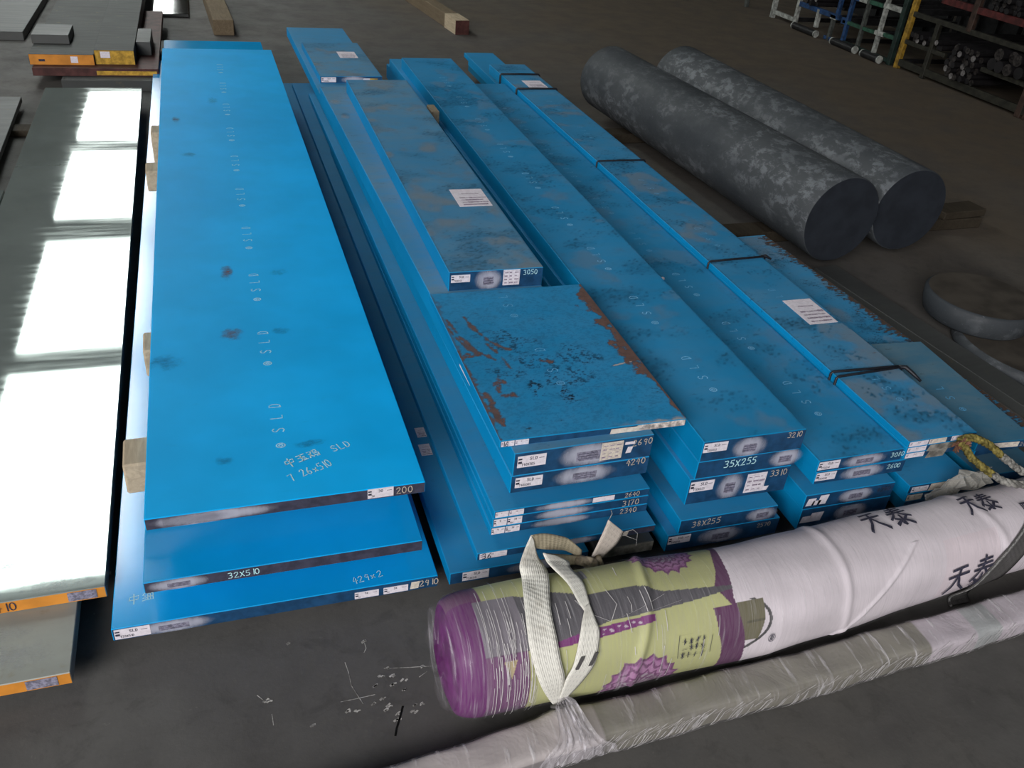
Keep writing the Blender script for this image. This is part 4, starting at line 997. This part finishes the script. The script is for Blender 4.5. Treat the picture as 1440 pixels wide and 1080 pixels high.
# ------------------------------------------------------------------ slings and rope
def strap(name, Lp, Rp, mat, parent, org_, thick=.003, sub=6):
    def smooth(P):
        out = []
        n = len(P)
        for i in range(n-1):
            p0, p1, p2, p3 = P[max(i-1, 0)], P[i], P[i+1], P[min(i+2, n-1)]
            for k in range(sub):
                t = k/sub; out.append(.5*((2*p1)+(-p0+p2)*t+(2*p0-5*p1+4*p2-p3)*t*t+(-p0+3*p1-3*p2+p3)*t**3))
        out.append(P[-1]); return out
    A, B = smooth([Vector(p) for p in Lp]), smooth([Vector(p) for p in Rp])
    bm = bmesh.new(); uvl = bm.loops.layers.uv.new('UVMap'); NW = 6; rows = []; s = 0; ss = []
    for i in range(len(A)):
        if i: s += ((A[i]+B[i])/2-(A[i-1]+B[i-1])/2).length
        ss.append(s); rows.append([bm.verts.new(A[i].lerp(B[i], k/NW)-org_) for k in range(NW+1)])
    for i in range(len(A)-1):
        for k in range(NW):
            f = bm.faces.new((rows[i][k], rows[i][k+1], rows[i+1][k+1], rows[i+1][k])); f.smooth = True
            for lp, (uu_, vv) in zip(f.loops, ((k/NW, ss[i]), ((k+1)/NW, ss[i]), ((k+1)/NW, ss[i+1]), (k/NW, ss[i+1]))): lp[uvl].uv = (uu_, vv)
    o = from_bm(name, bm, mat, parent)
    md = o.modifiers.new('thick', 'SOLIDIFY'); md.thickness = thick; md.offset = 0
    return o
sl = empty('webbing_sling', (-.33, -.2, 0)); tag(sl, 'dirty white webbing sling looped and knotted round the printed end of the roll', 'sling'); so = Vector((-.33, -.2, 0))
def on(pts, off=.0065): return [surf(x, a, off) for x, a in pts]
strap('sling_leg', [(-.409, -.100, .268), (-.426, -.115, .244), (-.442, -.14, .232)]+on([(-.442, 2.065), (-.455, 1.661), (-.470, 1.136), (-.472, .688), (-.457, .15)], .0075)+[(-.426, -.334, .068), (-.419, -.342, .064)],
      [(-.405, -.100, .260), (-.396, -.115, .223), (-.387, -.14, .214)]+on([(-.394, 1.885), (-.416, 1.369), (-.420, .888), (-.418, .508), (-.410, .15)], .0075)+[(-.409, -.333, .064), (-.409, -.342, .062)], 'web_white', sl, so)
strap('sling_leg', [(-.388, -.12, .236), (-.385, -.135, .228), (-.380, -.155, .229)]+on([(-.364, 1.72), (-.360, 1.374), (-.350, 1.12)]),
      [(-.363, -.12, .224), (-.339, -.135, .217), (-.341, -.155, .218)]+on([(-.335, 1.70), (-.340, 1.418), (-.344, 1.10)]), 'web_white', sl, so)
strap('sling_leg', on([(-.352, 1.30), (-.368, 1.05), (-.376, .864), (-.394, .40), (-.408, .15)], .009)+[(-.414, -.333, .062)],
      on([(-.342, 1.35), (-.340, 1.06), (-.338, .82), (-.350, .36), (-.372, .05)], .007)+[(-.402, -.331, .064)], 'web_white', sl, so)
strap('sling_loop', [(-.409, -.10, .268), (-.373, -.085, .252), (-.330, -.072, .224), (-.309, -.066, .206), (-.279, -.070, .174)],
      [(-.402, -.10, .234), (-.370, -.09, .214), (-.336, -.08, .196), (-.316, -.076, .184), (-.283, -.078, .158)], 'web_soiled', sl, so)
strap('sling_loop', [(-.388, -.12, .236), (-.350, -.102, .208), (-.319, -.088, .186), (-.280, -.078, .162)], [(-.376, -.122, .214), (-.340, -.106, .182), (-.313, -.092, .160), (-.276, -.080, .145)], 'web_soiled', sl, so)
bm = bmesh.new()
for pts, r in (([(-.292, -.082, .160), (-.280, -.098, .168), (-.262, -.100, .160), (-.252, -.088, .146), (-.262, -.072, .138), (-.280, -.070, .146), (-.290, -.080, .158)], .0105), ([(-.270, -.094, .175), (-.276, -.104, .158), (-.270, -.098, .142)], .009), ([(-.252, -.090, .166), (-.246, -.094, .152), (-.250, -.084, .142)], .009)):
    tube(bm, [Vector(p)-so for p in pts], r, 10)
from_bm('knot', bm, 'web_knot', sl, True)
strap('sling_tail', [(-.262, -.085, .164), (-.250, -.076, .182), (-.237, -.068, .208), (-.226, -.062, .240)], [(-.246, -.085, .148), (-.224, -.074, .155), (-.198, -.066, .172), (-.184, -.060, .197)], 'web_tail', sl, so)
bm = bmesh.new()
for pts in ([(-.185, -.06, .195), (-.163, -.06, .199), (-.150, -.06, .186), (-.147, -.06, .150)], [(-.186, -.06, .190), (-.165, -.062, .178), (-.150, -.06, .168)], [(-.224, -.06, .236), (-.218, -.058, .252), (-.222, -.056, .262)]): tube(bm, [Vector(p)-so for p in pts], .0007, 5)
from_bm('loose_threads', bm, 'web_edge', sl)['kind'] = 'stuff'
bm = bmesh.new(); tube(bm, [Vector(p)-so for p in ((-.428, -.338, .064), (-.420, -.346, .071), (-.408, -.347, .072), (-.398, -.340, .066))], .0035, 7)
from_bm('tie', bm, 'web_grey', sl, True)
bm = bmesh.new()
for (x, a) in ((-.383, .40), (-.356, .42)): ribbon(bm, [(x-.006, a-.10), (x+.002, a+.02), (x+.007, a+.10)], .009, lambda u, v: surf(u, v, .0112)-so)
from_bm('black_smears', bm, 'web_grey', sl)
gs = empty('webbing_strap', (.68, -.2, 0)); tag(gs, 'dark grey webbing strap slanting across the white part of the roll', 'strap'); go = Vector((.68, -.2, 0))
L_ = [(.85, -.10, .205)]+on([(.80, 1.35), (.755, 1.009), (.708, .693), (.650, .28), (.612, -.30)], .006)+[(.592, -.240, .006), (.575, -.262, .004)]
R_ = [(.88, -.13, .195)]+on([(.815, .98), (.775, .62), (.739, .207), (.700, -.20), (.672, -.48)], .006)+[(.652, -.236, .006), (.636, -.262, .004)]
strap('strap_band', L_, R_, 'web_grey', gs, go)
strap('strap_stitching', [Vector(p)+Vector((0, -.003, .0015)) for p in L_], [Vector(a).lerp(Vector(b), .10)+Vector((0, -.003, .0015)) for a, b in zip(L_, R_)], 'web_edge', gs, go, .001)
rp = empty('rope_sling', (.8, -.06, .2)); tag(rp, 'frayed yellow and grey rope sling hanging from the labelled end of the strapped bundle', 'rope'); ro = Vector((.8, -.06, .2))
def catm(P, n=6):
    P = [Vector(p) for p in P]; out = []
    for i in range(len(P)-1):
        p0, p1, p2, p3 = P[max(i-1, 0)], P[i], P[i+1], P[min(i+2, len(P)-1)]
        for k in range(n):
            t = k/n; out.append(.5*((2*p1)+(-p0+p2)*t+(2*p0-5*p1+4*p2-p3)*t*t+(-p0+3*p1-3*p2+p3)*t**3))
    return out+[P[-1]]
def rope(P, r, split):
    C_ = catm(P, 8); n = len(C_)
    for nm, a, b, mt in (('yellow_part', 0, int(n*split)+1, 'rope_yellow'), ('grey_part', int(n*split), n, 'rope_grey')):
        bm = bmesh.new()
        for k in range(3):        # three twisted strands
            pts = []
            for i in range(a, b):
                t = (C_[min(i+1, n-1)]-C_[max(i-1, 0)]).normalized(); u = t.orthogonal().normalized(); v = t.cross(u); ph = i*.75+k*2.094
                pts.append(C_[i]+(u*math.cos(ph)+v*math.sin(ph))*r*.55-ro)
            tube(bm, pts, r*.62, 7)
        from_bm(nm, bm, mt, rp, True)
rope([(.700, -.012, .268), (.712, -.020, .262), (.726, -.04, .240), (.745, -.06, .226), (.765, -.085, .215), (.790, -.105, .206), (.842, -.125, .205), (.918, -.13, .205), (1.05, -.12, .205)], .0088, .48)
rope([(.700, -.012, .272), (.722, -.018, .284), (.743, -.03, .281), (.774, -.04, .266), (.792, -.06, .252), (.81, -.075, .240), (.842, -.1, .222), (.912, -.115, .207), (1.05, -.10, .206)], .0088, .52)
bm = bmesh.new()
for k in range(14):
    a = k*2.4; p = Vector((.698, -.012, .268))
    tube(bm, [p-ro, p+Vector((.012*math.cos(a), -.010, .012*math.sin(a)))-ro, p+Vector((.026*math.cos(a+.5), -.012+.004*math.sin(a*3), .020*math.sin(a+.5)))-ro], .0022, 5)
from_bm('frayed_wrapping', bm, 'rust', rp)['kind'] = 'stuff'
bm = bmesh.new(); rq = random.Random(9); rg = []
for i in range(12):
    row = []
    for j in range(6):
        x = .645+.175*i/11; z = .092+.006*i+.050*j/5*(.5+.8*math.sin(math.pi*min(1, (i+1.5)/12)))
        row.append(bm.verts.new((x-.73+rq.uniform(-.006, .006), rq.uniform(-.012, .008)-.012*math.sin(j*1.3), z-.08+rq.uniform(-.006, .006))))
    rg.append(row)
for a, b in zip(rg, rg[1:]):
    for j in range(5): bm.faces.new((a[j], b[j], b[j+1], a[j+1]))
o = from_bm('plastic_scrap', bm, 'scrap_film'); o.location = (.73, -.035, .08); tag(o, 'crumpled clear plastic scrap between the white roll and the long plate beneath the bundle', 'plastic')
md = o.modifiers.new('thick', 'SOLIDIFY'); md.thickness = .0008
